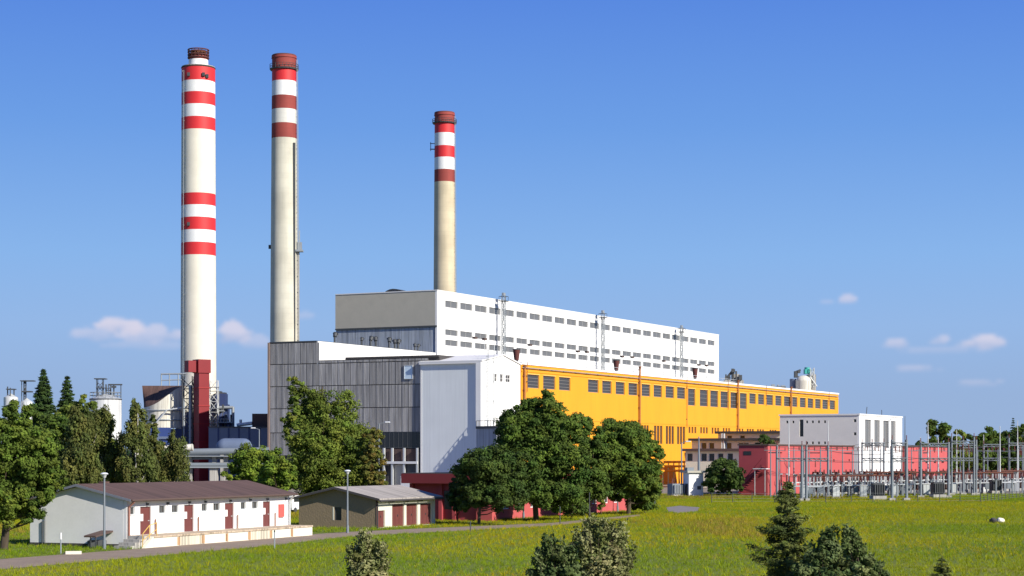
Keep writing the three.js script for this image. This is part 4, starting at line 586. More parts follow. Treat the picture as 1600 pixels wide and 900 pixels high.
  const cm = [M.concreteWarm, std({ c: [.80, .74, .58], map: streaky }), std({ c: [.88, .83, .70], map: patchy })];
  for (let i = 0; i < n; i++) p.part('slab', [bx(xa + i * w + gap, xa + (i + 1) * w - gap, 0, pT - .14, zP - .25, zP - .012 * (i % 2))], cm[i % 3]);
  p.part('joint', Array.from({ length: n - 1 }, (_, i) => bx(xa + (i + 1) * w - gap - .22, xa + (i + 1) * w + gap + .1, .05, pT - .2, zP - .2, zP + .006)), std({ c: [.55, .34, .18], map: streaky }));
  p.part('deck', [bx(xa, xb + .02, pT - .138, pT, .02, zP + .07)], std({ c: [.62, .50, .36], map: streaky })); p.part('body', [bx(xa + .02, xb - .02, 0, pT - .14, .02, zP - .26)], M.concreteWarm); p.part('end_wall', [bx(xb - .04, xb + .01, 0, pT - .139, .02, zP - .01)], M.concreteWarm);
  const ck = [[xa - 1.25, 0], [xa - .01, 0], [xa - .01, pT - .02]]; p.part('cheek_wall', [prism(ck, zP - .3, zP + .02)], M.concreteWarm);
  for (let i = 0; i < 4; i++) p.part('step', [bx(xa - 2.6 + i * .62, xa - .05, i * pT / 4 + (i ? .003 : 0), (i + 1) * pT / 4, .5, zP - .35)], M.concrete);
  const rl = []; for (const [x, y] of [[xa - 1.3, .1], [xa - .4, pT * .8], [xa + .6, pT]]) rl.push(bar(V(x, y, zP - .1), V(x, y + 1, zP - .1), .035)); rl.push(bar(V(xa - 1.3, 1.1, zP - .1), V(xa - .4, pT * .8 + 1, zP - .1), .035), bar(V(xa - .4, pT * .8 + 1, zP - .1), V(xa + .6, pT + 1, zP - .1), .035), bar(V(xa - 1.3, .6, zP - .1), V(xa + .6, pT + .5, zP - .1), .03)); p.part('railing', rl, M.rail);
  // cellar hatch canopy on the gable
  const ca = G.zAt(147, -1), cb = G.zAt(176, -.1), cy = G.yAt(831, -.4, -2), c = G.thing('hatch_canopy', 'low dark canopy leaning on the shed gable beside the lamp post', 'canopy', -.8, (ca + cb) / 2);
  const cg = prism([[-2.3, cy - .35], [-.04, cy - .02], [-.04, cy + .1], [-2.3, cy - .22]], ca, cb); c.part('roof', [cg], M.roofBrown); for (const z of [cb - .1, cb - .55]) c.part('post', [bx(-2.2, -2.12, 0, cy - .34, z - .04, z + .04)], M.steelDark); c.part('side_wall', [bx(-2.0, -.05, 0, .55, ca + .1, ca + .25)], M.steelDark); c.part('hatch', [prismX([[ca + .5, .05], [cb - .9, .05], [cb - .9, .3], [ca + .5, .5]], -1.2, -.1)], M.steelDark);
}
{ // garage
  const Q = new Frame((587.5 - CX) / F * groundD(825.5), groundD(825.5), .45), x1 = Q.xAt(679, 0), zL = Q.zAt(467, 0), He = Q.yAt(779, 0, 0), zR = zL / 2, Hr = Q.yAt(763.5, 0, zR), b = Q.thing('garage', 'brown rendered garage with a pale roof and four brown gates in a cream front', 'garage', 0, 0);
  const doors = [[589.7, 601.3, 797.7], [612.7, 631.7, 787.7], [635, 652.4, 787.2], [656.5, 674.5, 786.5]].map(([a, c, y]) => [Q.xAt(a, 0), Q.xAt(c, 0), .02, Q.yAt(y, Q.xAt((a + c) / 2, 0), 0)]);
  b.part('front_wall', [wallHoles(0.28, x1, 0, He, .25, doors, 0)], M.cream);
  doors.forEach(([a, c, d, e], k) => { const n = Math.max(2, Math.round((c - a) / .42)), w = (c - a) / n, leaf = []; for (let i = 0; i < n; i++) leaf.push(bx(a + i * w + .012, a + (i + 1) * w - .012, d + .02, e - .03, -.2 - .01 * (i % 2), -.13 - .01 * (i % 2))); const q = b.part('door', leaf, M.door); b.part('handle', [bx((a + c) / 2 + .06, (a + c) / 2 + .12, 1, 1.2, -.13, -.07)], M.steelDark, q); b.part('door_backing', [bx(a, c, d, e, -.24, -.212)], M.steelDark); });
  const wz0 = Q.zAt(522, 0), wz1 = Q.zAt(533.5, 0), wy0 = Q.yAt(813, 0, zR), wy1 = Q.yAt(792.3, 0, zR);
  // gable wall in pieces round its window
  b.part('gable_wall', [bx(0, .26, 0, wy0, zL, 0), bx(0, .26, wy0, wy1, zL, wz0), bx(0, .26, wy0, wy1, wz1, 0), prismX([[0, wy1], [0, He], [zR, Hr], [zL, He], [zL, wy1]], 0, .26)], M.stuccoBrown);
  b.part('window', [bx(.1, .16, wy0, wy1, wz0, wz0 + .09), bx(.1, .16, wy0, wy1, wz1 - .09, wz1), bx(.1, .16, wy1 - .09, wy1, wz0 + .09, wz1 - .09)], M.steelDark); b.part('pane', [bx(.18, .2, wy0, wy1, wz0, wz1)], M.glassDark); b.part('reveal', [bx(-.02, .09, wy0 + .02, wy1, wz0 - .14, wz0 - .002)], M.cream);
  b.part('core', [bx(.27, x1 - .05, 0, He - .05, zL, -.26)], M.stuccoBrown);
  const slope = (Hr - He) / -zR; b.part('roof', [prismX([[.7, He - .7 * slope + .02], [zR, Hr + .04], [zL - .6, He - .6 * slope + .02], [zL - .6, He - .6 * slope + .16], [zR, Hr + .19], [.7, He - .7 * slope + .16]], -.55, x1 + .5)], M.asbestos);
  b.part('verge_board', [prismX([[.7, He - .7 * slope - .06], [zR, Hr - .04], [zL - .6, He - .6 * slope - .06], [zL - .6, He - .6 * slope + .14], [zR, Hr + .17], [.7, He - .7 * slope + .14]], -.62, -.555)], M.roofDark);
  b.part('gutter', [bar(V(-.6, He - .22, .78), V(x1 + .5, He - .22, .78), .1, .1, 8)], M.roofDark); for (const px of [610, 633.5, 655]) { const x = Q.xAt(px, .2); b.part('rafter_end', [bx(x - .08, x + .08, He - .42, He - .2, .003, .6)], M.roofDark); }
  b.part('downpipe', [bar(V(.1, 0, .12), V(.1, He - .3, .12), .07, .07, 8)], M.roofDark); b.part('corner_post', [bx(-.03, .27, 0, He - .02, .003, .06)], M.roofBrown); b.part('end_trim', [bx(x1 - .28, x1 + .02, 0, He - .02, .003, .05)], M.cream);
  // vehicle glimpsed between shed and garage
  const E = (D4, px) => V((px - CX) / F * D4, 0, -D4), D = 236, k = D / F, Y = (y) => CH + (HY - y) * k, v = thing('parked_van', 'small white van half seen in the gap between shed and garage', 'van', E(D, 459), 1.2);
  const bodyP = [[-1.9, .45], [1.9, .45], [2.0, .9], [1.75, 1.25], [1.1, 2.05], [-1.85, 2.1], [-1.95, 1.2]]; const bg = new THREE.ExtrudeGeometry(new THREE.Shape(bodyP.map((q) => new THREE.Vector2(...q))), { depth: 1.5, bevelEnabled: true, bevelSize: .06, bevelThickness: .06, bevelSegments: 2 }); bg.translate(0, 0, -.75); obj('body', [bg], M.white, v);
  for (const [x, z] of [[-1.2, .8], [1.25, .8], [-1.2, -.8], [1.25, -.8]]) { const w = new THREE.CylinderGeometry(.34, .34, .2, 16); w.rotateX(Math.PI / 2); w.translate(x, .34, z); obj('wheel', [w], M.steelDark, v); }
  for (const s of [-1, 1]) obj('side_window', [bx(-1.5, -.2, 1.35, 1.9, s * .815 - .012, s * .815 + .012), bx(0, .85, 1.35, 1.9, s * .815 - .012, s * .815 + .012)], M.glassDark, v);
  obj('rear_window', [bx(-1.975, -1.945, 1.35, 1.9, -.6, .6)], M.glassDark, v); obj('bumper', [bx(-2.05, -1.98, .4, .65, -.75, .75), bx(2.0, 2.1, .4, .65, -.75, .75)], M.steelDark, v);
}
{ // dark red low building behind the trees
  const R = new Frame((750 - CX) / F * groundD(814), groundD(814), .466), x1 = R.xAt(980, 0), zL = R.zAt(640, 0), H = R.yAt(741, 0, 0), b = R.thing('red_office', 'low dark red building with pink front hidden behind the round trees', 'building', 0, 0);
  const hs = []; for (let i = 0; i < 11; i++) { const x = 2.2 + i * (x1 - 3) / 11; hs.push([x, x + 1.7, 1.1, 2.7]); }
  b.part('front_wall', [wallHoles(0.02, x1, 0, H - 1.0, .3, hs, 0)], M.pink); windowsOn(b, hs, 0, .26, M.whiteTrim, M.glassDark, 2, 1);
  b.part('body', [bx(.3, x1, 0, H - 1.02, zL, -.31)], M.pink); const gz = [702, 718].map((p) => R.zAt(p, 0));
  b.part('gable_wall', [bx(0, .29, 0, H - 1.03, zL, -.31)], M.gableShadeRed); for (const z of gz) { const w = b.part('window', [bx(-.05, -.004, 1.2, 3.2, z - .6, z + .6)], M.glassDark); }
  for (const z of [zL + .4, R.zAt(690, 0), R.zAt(711, 0)]) b.part('pier', [bx(-.35, -.002, 0, H - 1.03, z - .2, z + .2)], M.gableShadeRed); b.part('corner_pier', [bx(-.35, 1.3, 0, 2.2, -.29, 1.6)], M.pink);
  b.part('fascia', [bx(-1.2, x1 + .4, H - 1, H + .05, zL - .4, .7)], M.darkRedRoof); b.part('roof', [bx(-1.1, x1 + .3, H + .052, H + .12, zL - .3, .6)], M.roofDark); b.part('roof_box', [bx(2, 5, H + .1, H + .9, zL + 4.5, zL + 7)], M.roofDark);
}
{ // electrical kiosk
  const D = 330, k = D / F, t = thing('electrical_kiosk', 'small grey white electrical kiosk with a slab roof by the round bush', 'kiosk', V((1083 - CX) * k, 0, -D), .3), w = 12 * k, h = 37 * k;
  obj('wall', [bx(-w, w, 0, h, -w, w)], M.white, t); obj('roof', [bx(-w - .4, w + .4, h, h + .35, -w - .4, w + .4)], M.greyPlain, t); obj('door', [bx(-w - .05, -w - .002, .1, 2.2, -.2, .9)], M.steelDark, t); obj('vent', [bx(.2, .9, 1.2, 1.8, w + .002, w + .05)], M.steelDark, t); obj('roof_box', [bx(-w, -w + 1.2, h + .35, h + .9, -.6, .6)], M.galv, t);
  const k2 = 330 / F, u = thing('transformer', 'grey outdoor transformer with bushings beside the kiosk', 'transformer', V((1056 - CX) * k2, 0, -330), .5); obj('tank', [bx(-1.2, 1.2, .3, 2.2, -.8, .8)], M.galv, u); obj('radiator', Array.from({ length: 6 }, (_, i) => bx(-1 + i * .38, -.85 + i * .38, .5, 2, .8, 1.2)), M.steel, u); obj('plinth', [bx(-1.5, 1.5, 0, .3, -1, 1.3)], M.concrete, u); for (const x of [-.7, 0, .7]) obj('bushing', [bar(V(x, 2.2, 0), V(x, 3.1, 0), .14, .08, 8)], M.insulBrown, u);
}
// ---------------------------------------------------------------- lamp posts
function lamp(px, pyTop, pyBase, label, arm = 0, D = groundD(pyBase)) {
  const h = CH + (HY - pyTop) / F * D, t = thing('street_lamp', label, 'street lamp', V((px - CX) / F * D, 0, -D), 0, 'grey street lamps'), r = D > 250 ? .1 : .065;
  obj('post', [bar(V(0, 0, 0), V(0, h - .2, 0), r * 1.5, r, 10)], M.galv, t); obj('base', [bar(V(0, 0, 0), V(0, .7, 0), r * 2.1, r * 2, 10)], M.galv, t);
  if (!arm) { const hd = new THREE.CylinderGeometry(.2, .1, .25, 14); hd.translate(0, h - .05, 0); const cap = new THREE.SphereGeometry(.3, 14, 6, 0, 6.2832, 0, Math.PI / 2); cap.scale(1, .45, 1); cap.translate(0, h + .1, 0); obj('lamp_head', [cap], M.lampHead, t); obj('lamp_collar', [hd.clone().rotateX(0)], M.steelPale, t); }
  else { obj('arm', [bar(V(0, h - .25, 0), V(arm * .8, h, 0), .05, .05, 8)], M.galv, t); const hd = new THREE.CapsuleGeometry(.16, .6, 4, 10); hd.rotateZ(Math.PI / 2); hd.scale(1, .7, 1); hd.translate(arm * 1.1, h + .02, 0); obj('lamp_head', [hd], M.lampHead, t); }
  return t;
}
lamp(163, 743, 858, 'street lamp in front of the white shed gable'); lamp(543, 738, 833, 'street lamp in front of the brown garage gable'); lamp(818, 734, 811, 'street lamp before the middle of the round trees'); lamp(965, 731, 799.5, 'street lamp before the right end of the pink front', 0);
lamp(592, 660, 770, 'tall street lamp with an arm beside the orange tinted tree', 1.2, 300); lamp(405, 669, 770, 'street lamp with an arm above the bushes left of the grey hall', -1, 345); lamp(1065, 690, 775.5, 'tall street lamp at the electrical kiosk', 1); lamp(1022, 727, 789, 'street lamp at the right edge of the round trees', -.6);
lamp(1388, 655, 780, 'slim tall floodlight pole at the white window facade', .8, 420);
{ // posts and small things in the grass
  const post = (px, y0, y1, label, m, name = 'marker_post', head) => { const D = groundD(y1), h = CH + (HY - y0) / F * D, t = thing(name, label, 'post', V((px - CX) / F * D, 0, -D)); obj('post', [bar(V(0, 0, 0), V(0, h, 0), .05, .045, 8)], m, t); obj('cap', [bar(V(0, h - (head ? .45 : .12), 0), V(0, h + .03, 0), head ? .07 : .06, .06, 8)], head ? M.whiteTrim : M.steelDark, t); };
  post(95, 833, 865, 'grey marker post with a white top on the grass left of the shed', M.steel, 'marker_post', true); post(429, 829, 857, 'thin grey post on the road edge before the platform', M.steel); post(875, 792, 821, 'thin dark post on the verge before the trees', M.steelDark); post(735, 815, 831, 'short dark post on the verge right of the garage', M.steelDark); post(921, 770, 815, 'tall thin dark post before the pink front', M.steelDark);
  const D = groundD(866), t = thing('stone_slab', 'pale flat stone slab lying at the road edge below the lamp post', 'slab', V((115 - CX) / F * D, 0, -D), .2); const g = new THREE.BoxGeometry(1.1, .22, .5, 6, 1, 3), p = g.attributes.position; reseed(31); for (let i = 0; i < p.count; i++) p.setXYZ(i, p.getX(i) * 1, p.getY(i), p.getZ(i)); g.translate(0, .11, 0); obj('slab', [g], M.concreteWarm, t); obj('footing', [bx(-.7, -.35, 0, .12, -.2, .2)], M.roofDark, t);
  const D2 = groundD(817), s = thing('field_boulder', 'pale boulder with a dark lump beside it, alone in the meadow at right', 'boulder', V((1558 - CX) / F * D2, 0, -D2));
  const rock = (r, sx, sy, seed) => { const q = new THREE.IcosahedronGeometry(r, 2), a = q.attributes.position; for (let i = 0; i < a.count; i++) { const n = 1 + .35 * (fbm(a.getX(i) * 2 / r + 9 + seed, a.getY(i) * 2 / r + a.getZ(i) * 1.3 / r + 7, 64, 64, 3, 91) - .5); a.setXYZ(i, a.getX(i) * n * sx, a.getY(i) * n * sy, a.getZ(i) * n); } q.computeVertexNormals(); return q; };
  const a = rock(.42, 1.1, .7, 0); a.translate(.35, .25, 0); obj('pale_rock', [a], M.concreteWarm, s); const c = rock(.4, 1, .75, 3); c.translate(-.4, .25, 0); obj('dark_rock', [c], M.roofDark, s);
}
// ---------------------------------------------------------------- switchyard
{
  const I = (x, y0, y1, z, r = .13) => { const g = [bar(V(x, y0, z), V(x, y1, z), r * .5, r * .5, 8)]; const n = Math.max(3, Math.round((y1 - y0) / .22)); for (let i = 0; i < n; i++) { const y = lerp(y0, y1, (i + .5) / n); g.push(bar(V(x, y - .04, z), V(x, y + .04, z), r * 1.25, r * .8, 8)); } return g; };
  const E = (px, D, py) => ({ x: (px - CX) / F * D, h: CH + (HY - py) / F * D });
  // gantries: [pixel columns of the posts], distance, top row, beam rows, label
  const ORDS = ['first', 'second', 'third', 'fourth', 'fifth', 'sixth', 'seventh', 'eighth', 'ninth', 'tenth', 'eleventh', 'twelfth', 'thirteenth', 'fourteenth', 'fifteenth', 'sixteenth', 'seventeenth', 'eighteenth', 'nineteenth', 'twentieth', 'twenty first', 'twenty second', 'twenty third', 'twenty fourth', 'twenty fifth', 'twenty sixth'], ordinalOf = (n) => ORDS[n];
  const gan = [[[1253, 1260], 297, 696, [], 'pair of close grey gantry posts nearest the young conifer'], [[1394, 1416.5], 300, 687, [692, 716], 'tall grey gantry with two beams before the white window facade'], [[1438.7, 1482], 318, 691, [693, 716], 'grey gantry in front of the right pink building'], [[1487, 1522], 340, 683, [689.5, 716], 'grey gantry with a pale lattice beam left of the far trees'], [[1505, 1525.5], 343, 687, [696], 'narrow grey gantry between the far trees and the yard'], [[1537, 1562], 372, 694, [694.5, 716], 'far pale gantry before the dark trees'], [[1576.5, 1612], 388, 684, [692.5, 716], 'gantry at the right edge of the picture'], [[1347, 1363, 1381], 352, 691, [692, 716], 'three legged grey gantry before the white cube building'], [[1214, 1294], 322, 696, [716], 'wide gantry across the pink switch house'], [[1591, 1598], 400, 695, [700], 'thin gantry pair at the far right edge']];
  for (const [pxs, D, top, beams, label] of gan) {
    const e = pxs.map((p) => E(p, D, top)), x0 = e[0].x, h = e[0].h, t = thing('switchyard_gantry', label, 'gantry', V(x0, 0, -D), 0, 'steel gantries of the switchyard'), xs = e.map((q) => q.x - x0), r = D < 330 ? .2 : .16;
    for (const x of xs) { obj('post', [bar(V(x, 0, 0), V(x, h, 0), r * 1.15, r, 10)], M.galv, t); obj('footing', [bx(x - .5, x + .5, 0, .4, -.5, .5)], M.concrete, t); obj('insulator', I(x, h, h + .7, 0, .1), M.insulBrown, t); }
    for (const b of beams) { const y = CH + (HY - b) / F * D, xa = xs[0], xb = xs[xs.length - 1]; const g = [bar(V(xa, y, -.25), V(xb, y, -.25), .09), bar(V(xa, y, .25), V(xb, y, .25), .09), bar(V(xa, y - .45, 0), V(xb, y - .45, 0), .09)]; const n = Math.max(2, Math.round((xb - xa) / .9)); for (let i = 0; i < n; i++) { const p = lerp(xa, xb, i / n), q = lerp(xa, xb, (i + 1) / n); g.push(bar(V(p, y, -.25), V(q, y - .45, 0), .05), bar(V(p, y, .25), V(q, y - .45, 0), .05), bar(V(p, y, -.25), V(q, y, .25), .04)); } obj('beam', g, M.galv, t); }
    if (pxs.length > 1 && beams.length) { const y = CH + (HY - beams[0]) / F * D; const g = []; for (let i = 1; i <= 3; i++) { const x = lerp(xs[0], xs[xs.length - 1], i / 4); g.push(...I(x, y - 1.5, y - .5, 0, .11)); } obj('insulator_string', g, M.insulBrown, t); }
  }
  const mast = (px, D, top, label, r = .11, m = M.steelPale) => { const { x, h } = E(px, D, top), t = thing('lightning_mast', label, 'mast', V(x, 0, -D), 0, 'slim lightning masts of the switchyard'); obj('pole', [bar(V(0, 0, 0), V(0, h * .6, 0), r * 1.5, r * 1.1, 8), bar(V(0, h * .6, 0), V(0, h, 0), r, r * .5, 8)], m, t); obj('base', [bx(-.4, .4, 0, .5, -.4, .4)], M.concrete, t); };
  mast(1232.5, 330, 655, 'slim mast in front of the grey gable, left of its tall window'); mast(1294, 335, 657, 'slim mast in front of the grey gable, right of its tall window'); mast(1414, 425, 650, 'dark thin mast at the right corner of the white facade', .1, M.steelDark); mast(1450, 345, 660, 'slim mast on the left of the dark tree beyond the yard'); mast(1466, 350, 683, 'short slim mast before the dark tree'); mast(1494.7, 350, 671, 'slim mast right of the dark tree'); mast(1562.5, 360, 666, 'slim mast before the far tree belt'); mast(1590, 375, 657, 'tallest slim mast near the right edge'); mast(1092, 345, 682, 'grey mast right of the electrical kiosk', .2, M.galv);
  { reseed(606); let n = 0, proto; for (let px = 1206; px < 1585; px += 15.5) { const q = px + rr(-4, 4), D = 312 + (px - 1206) * .14 + rr(0, 26), h = CH + (HY - rr(694, 716)) / F * D, pos = V((q - CX) / F * D, 0, -D), lab = 'thin grey conductor pole, ' + ordinalOf(n++) + ' from the left in the switchyard'; if (!proto) { proto = thing('conductor_pole', lab, 'pole', pos, 0, 'thin conductor poles of the switchyard'); obj('pole', [bar(V(0, 0, 0), V(0, 8.2, 0), .13, .09, 8)], M.galv, proto); obj('cross_arm', [bar(V(-1.1, 7.9, 0), V(1.1, 7.9, 0), .06, .06, 6)], M.galv, proto); for (const x of [-1, 0, 1]) obj('insulator', I(x, 7.95 + (x ? 0 : .25), 8.5 + (x ? 0 : .25), 0, .09), M.insulBrown, proto); } else copyOf(proto, lab, pos, rr(-.5, .5)); } }
  mast(1438, 400, 683, 'thin mast above the right pink building'); mast(1537, 390, 679, 'thin mast beside the far pale gantry');
  // busbars: reddish pipes on supports
  for (const [p0, p1, D, y, label] of [[1258, 1400, 322, 743, 'rust red busbar pipe before the pink switch house'], [1350, 1480, 335, 738, 'rust red busbar pipe before the white facade'], [1480, 1580, 350, 738.5, 'rust red busbar pipe at the right'], [1540, 1625, 365, 736, 'rust red busbar pipe at the far right']]) {
    const a = E(p0, D, y), c = E(p1, D, y), t = thing('busbar', label, 'busbar', V(a.x, 0, -D)), L = c.x - a.x, n = Math.round(L / 3); for (const z of [0, 1.4]) obj('pipe', [bar(V(0, a.h, z), V(L, a.h, z), .14, .14, 8)], M.busRust, t);
    const g = [], f = []; for (let i = 0; i <= n; i++) { const x = L * i / n; for (const z of [0, 1.4]) { g.push(...I(x, a.h - 1.1, a.h - .1, z, .16)); } f.push(bx(x - .12, x + .12, 0, a.h - 1.1, .5, .75), bx(x - .15, x + .15, a.h - 1.25, a.h - 1.1, -.3, 1.7)); } obj('insulator', g, M.insulBrown, t); obj('stand', f, M.galv, t);
  }
  // apparatus in rows: breakers, disconnectors, transformers, cabinets
  const mk = {
    circuit_breaker: () => { const t = thing('circuit_breaker', 'three pole grey circuit breaker with pale insulators on a steel stand', 'circuit breaker', V(0, 0, 0), 0, 'circuit breakers in the switchyard rows'); obj('stand', [[-1.2, -.3], [1.2, -.3], [-1.2, .3], [1.2, .3]].map(([x, z]) => bx(x - .08, x + .08, 0, 1.9, z - .08, z + .08)), M.galv, t); obj('cross_beam', [bx(-1.5, 1.5, 1.9, 2.1, -.4, .4)], M.steelPale, t); for (const x of [-1.1, 0, 1.1]) { obj('insulator', I(x, 2.1, 3.6, 0, .17), M.insul, t); obj('head', [bx(x - .25, x + .25, 3.6, 3.95, -.25, .25)], M.steelDark, t); } obj('drive_box', [bx(-.35, .35, .8, 1.8, .4, .8)], M.galv, t); return t; },
    disconnector: () => { const t = thing('disconnector', 'grey disconnector frame with brown insulators', 'disconnector', V(0, 0, 0), 0, 'disconnectors in the switchyard rows'); obj('leg', [bx(-1.4, -1.2, 0, 2.3, -.1, .1)], M.galv, t); obj('leg', [bx(1.2, 1.4, 0, 2.3, -.1, .1)], M.galv, t); obj('frame', [bx(-1.7, 1.7, 2.3, 2.5, -.3, .3)], M.steelPale, t); for (const x of [-1.4, -.5, .5, 1.4]) obj('insulator', I(x, 2.5, 3.5, 0, .15), M.insulBrown, t); obj('blade', [bar(V(-1.4, 3.55, 0), V(1.4, 3.6, 0), .06)], M.rust, t); return t; },
    control_cabinet: () => { const t = thing('control_cabinet', 'pale grey control cabinet on a concrete foot', 'cabinet', V(0, 0, 0), 0, 'control cabinets in the switchyard rows'); obj('casing', [bx(-.6, .6, .25, 2.0, -.35, .35)], M.galv, t); obj('door', [bx(-.54, -.02, .32, 1.92, .352, .38), bx(.02, .54, .32, 1.92, .352, .38)], M.steelPale, t); obj('roof', [bx(-.7, .7, 2.0, 2.1, -.45, .45)], M.whiteTrim, t); obj('foot', [bx(-.7, .7, 0, .25, -.45, .45)], M.concrete, t); return t; },
    power_transformer: () => { const t = thing('power_transformer', 'dark power transformer with three white bushings', 'transformer', V(0, 0, 0), 0, 'dark transformers in the switchyard'); obj('tank', [bx(-.9, .9, .6, 2.6, -.8, .8)], M.steelDark, t); obj('radiator', Array.from({ length: 5 }, (_, i) => bx(-.8 + i * .36, -.64 + i * .36, .8, 2.4, .8, 1.2)), M.steelDark, t); for (const x of [-.55, 0, .55]) obj('bushing', I(x, 2.6, 3.7, 0, .16), M.insul, t); obj('plinth', [bx(-1.1, 1.1, 0, .6, -1, 1.3)], M.concrete, t); return t; },
    oil_transformer: () => { const t = thing('oil_transformer', '', 'transformer', V(0, 0, 0), 0, 'brown oil transformers at the back of the switchyard'); obj('tank', [bx(-1.3, 1.3, .5, 3.2, -.9, .9)], M.busRust, t); obj('radiator', Array.from({ length: 7 }, (_, i) => bx(-1.25 + i * .38, -1.05 + i * .38, .8, 3.0, .9, 1.35)), M.roofBrown, t); obj('conservator', [bar(V(-1.1, 3.8, -.3), V(1.1, 3.8, -.3), .35, .35, 10), bx(-.9, -.75, 3.2, 3.6, -.4, -.2), bx(.75, .9, 3.2, 3.6, -.4, -.2)], M.busRust, t); for (const x of [-.8, 0, .8]) obj('bushing', I(x, 3.2, 4.5, .4, .17), M.insulBrown, t); obj('plinth', [bx(-1.6, 1.6, 0, .5, -1.1, 1.5)], M.concrete, t); return t; },
    support_post: () => { const t = thing('insulator_post', 'single grey post topped by a brown insulator', 'insulator post', V(0, 0, 0), 0, 'insulator posts in the switchyard rows'); obj('post', [bx(-.12, .12, 0, 2.4, -.12, .12)], M.galv, t); obj('insulator', I(0, 2.4, 3.8, 0, .17), M.insulBrown, t); obj('cap', [bx(-.2, .2, 3.8, 3.95, -.2, .2)], M.steelPale, t); return t; },
  };
  const protos = {}; reseed(99);
  const ORD = ['first', 'second', 'third', 'fourth', 'fifth', 'sixth', 'seventh', 'eighth', 'ninth', 'tenth', 'eleventh', 'twelfth', 'thirteenth', 'fourteenth', 'fifteenth', 'sixteenth', 'seventeenth', 'eighteenth', 'nineteenth', 'twentieth'], ordinal = (n) => n < 20 ? ORD[n] : n === 29 ? 'thirtieth' : n === 39 ? 'fortieth' : (n < 29 ? 'twenty ' : 'thirty ') + ORD[(n + 1) % 10 - 1], base = {}, count = {};
  const put = (kind, px, D, turn = 0, label) => { if (!label) { const n = count[kind] = (count[kind] ?? -1) + 1; if (protos[kind]) base[kind] ??= protos[kind].userData.plain; label = ({ circuit_breaker: 'three pole circuit breaker with pale insulators', disconnector: 'disconnector frame with brown insulators', control_cabinet: 'pale grey control cabinet', support_post: 'grey post topped by a brown insulator', oil_transformer: 'reddish brown oil transformer with dark bushings' })[kind] + ', ' + ordinal(n) + ' from the left in the switchyard'; } const pos = V((px - CX) / F * D, 0, -D); if (!protos[kind]) { const o = protos[kind] = mk[kind](); o.position.copy(pos); o.rotation.y = turn; if (label) o.userData.label = label; } else copyOf(protos[kind], label ?? protos[kind].userData.baseLabel, pos, turn); };
  for (const k in mk) { /* labels of alike apparatus stay shared within their group */ }
  for (let px = 1250; px < 1600; px += 17) if (Math.abs(px - 1372) > 9 && Math.abs(px - 1465) > 9 && Math.abs(px - 1555) > 9) put('circuit_breaker', px + rr(-4, 4), 308 + (px - 1250) * .16 + rr(0, 12), rr(-.1, .1));
  for (let px = 1276; px < 1600; px += 24) put('oil_transformer', px + rr(-5, 5), 336 + (px - 1250) * .14 + rr(0, 5), rr(-.15, .15) + .2);
  for (let px = 1244; px < 1600; px += 23) put('disconnector', px + rr(-4, 4), 326 + (px - 1250) * .15 + rr(0, 10), rr(-.1, .1) + .4);
  for (let px = 1222; px < 1600; px += 9.7) put('support_post', px + rr(-3, 3), 316 + (px - 1220) * .15 + rr(0, 18), 0);
  for (let px = 1262; px < 1590; px += 46) put('control_cabinet', px + rr(-6, 6), 303 + (px - 1250) * .17 + rr(0, 6), rr(-.3, .3));
  put('power_transformer', 1371.5, 306, .1, 'dark power transformer with three white bushings, left of the tall two beam gantry'); put('power_transformer', 1465, 318, .1, 'dark power transformer with white bushings before the right pink building'); put('power_transformer', 1555.5, 352, .1, 'dark power transformer with white bushings before the far trees');
  // wires between gantries
  const wg = []; for (const [p0, D0, y0, p1, D1, y1] of [[1253, 297, 697, 1394, 300, 690], [1394, 300, 690, 1487, 340, 690], [1487, 340, 690, 1576, 388, 693], [1438, 318, 694, 1562, 372, 695], [1347, 352, 693, 1482, 318, 693], [1214, 322, 698, 1347, 352, 693], [1232, 330, 716, 1438, 318, 716], [1253, 297, 716, 1522, 340, 716], [1394, 300, 712, 1576, 388, 714], [1505, 343, 700, 1612, 388, 700], [1294, 335, 704, 1416, 300, 704]]) { for (const off of [-1.1, 0, 1.1]) { const a = at(p0, y0, D0 + off), c = at(p1, y1, D1 + off); let prev = a; for (let i = 1; i <= 8; i++) { const t = i / 8, q = a.clone().lerp(c, t); q.y -= 1.4 * 4 * t * (1 - t) * .5; wg.push(bar(prev, q, .035, .035, 4)); prev = q; } } }
  const wt = obj('overhead_wires', wg, M.steelDark); tag(wt, 'thin sagging wires strung between the switchyard gantries', 'wires');
  // fences
  const fence = (label, list, D0, h, group) => { const a = list[0], z = list.length - 1; const P = (px, i) => { const D = lerp(D0[0], D0[1], i / z); return V((px - CX) / F * D, 0, -D); }; const p0 = P(list[0], 0), t = thing('wire_fence', label, 'fence', p0, 0, group); const pts = list.map((px, i) => P(px, i).sub(p0)); for (const q of pts) obj('fence_post', [bar(q, q.clone().setY(h), .06, .05, 6)], M.steelDark, t); const w = []; for (const y of [.25, .6, .95, 1.25].map((v) => v * h / 1.4)) for (let i = 0; i < z; i++) w.push(bar(pts[i].clone().setY(y), pts[i + 1].clone().setY(y), .012, .012, 3)); obj('wire', w, M.steel, t); };
  const seq = (a, c, s) => { const o = []; for (let x = a; x <= c; x += s) o.push(x); return o; };
  fence('low dark wire fence with close posts at the right edge of the meadow', seq(1532, 1625, 5.6), [287, 330], 1.25); fence('wire fence with few dark posts along the switchyard grass', [1112, 1145, 1175, 1210, 1250, 1290, 1330, 1364, 1400, 1434, 1468, 1500, 1532], [282, 287], 1.6);
}
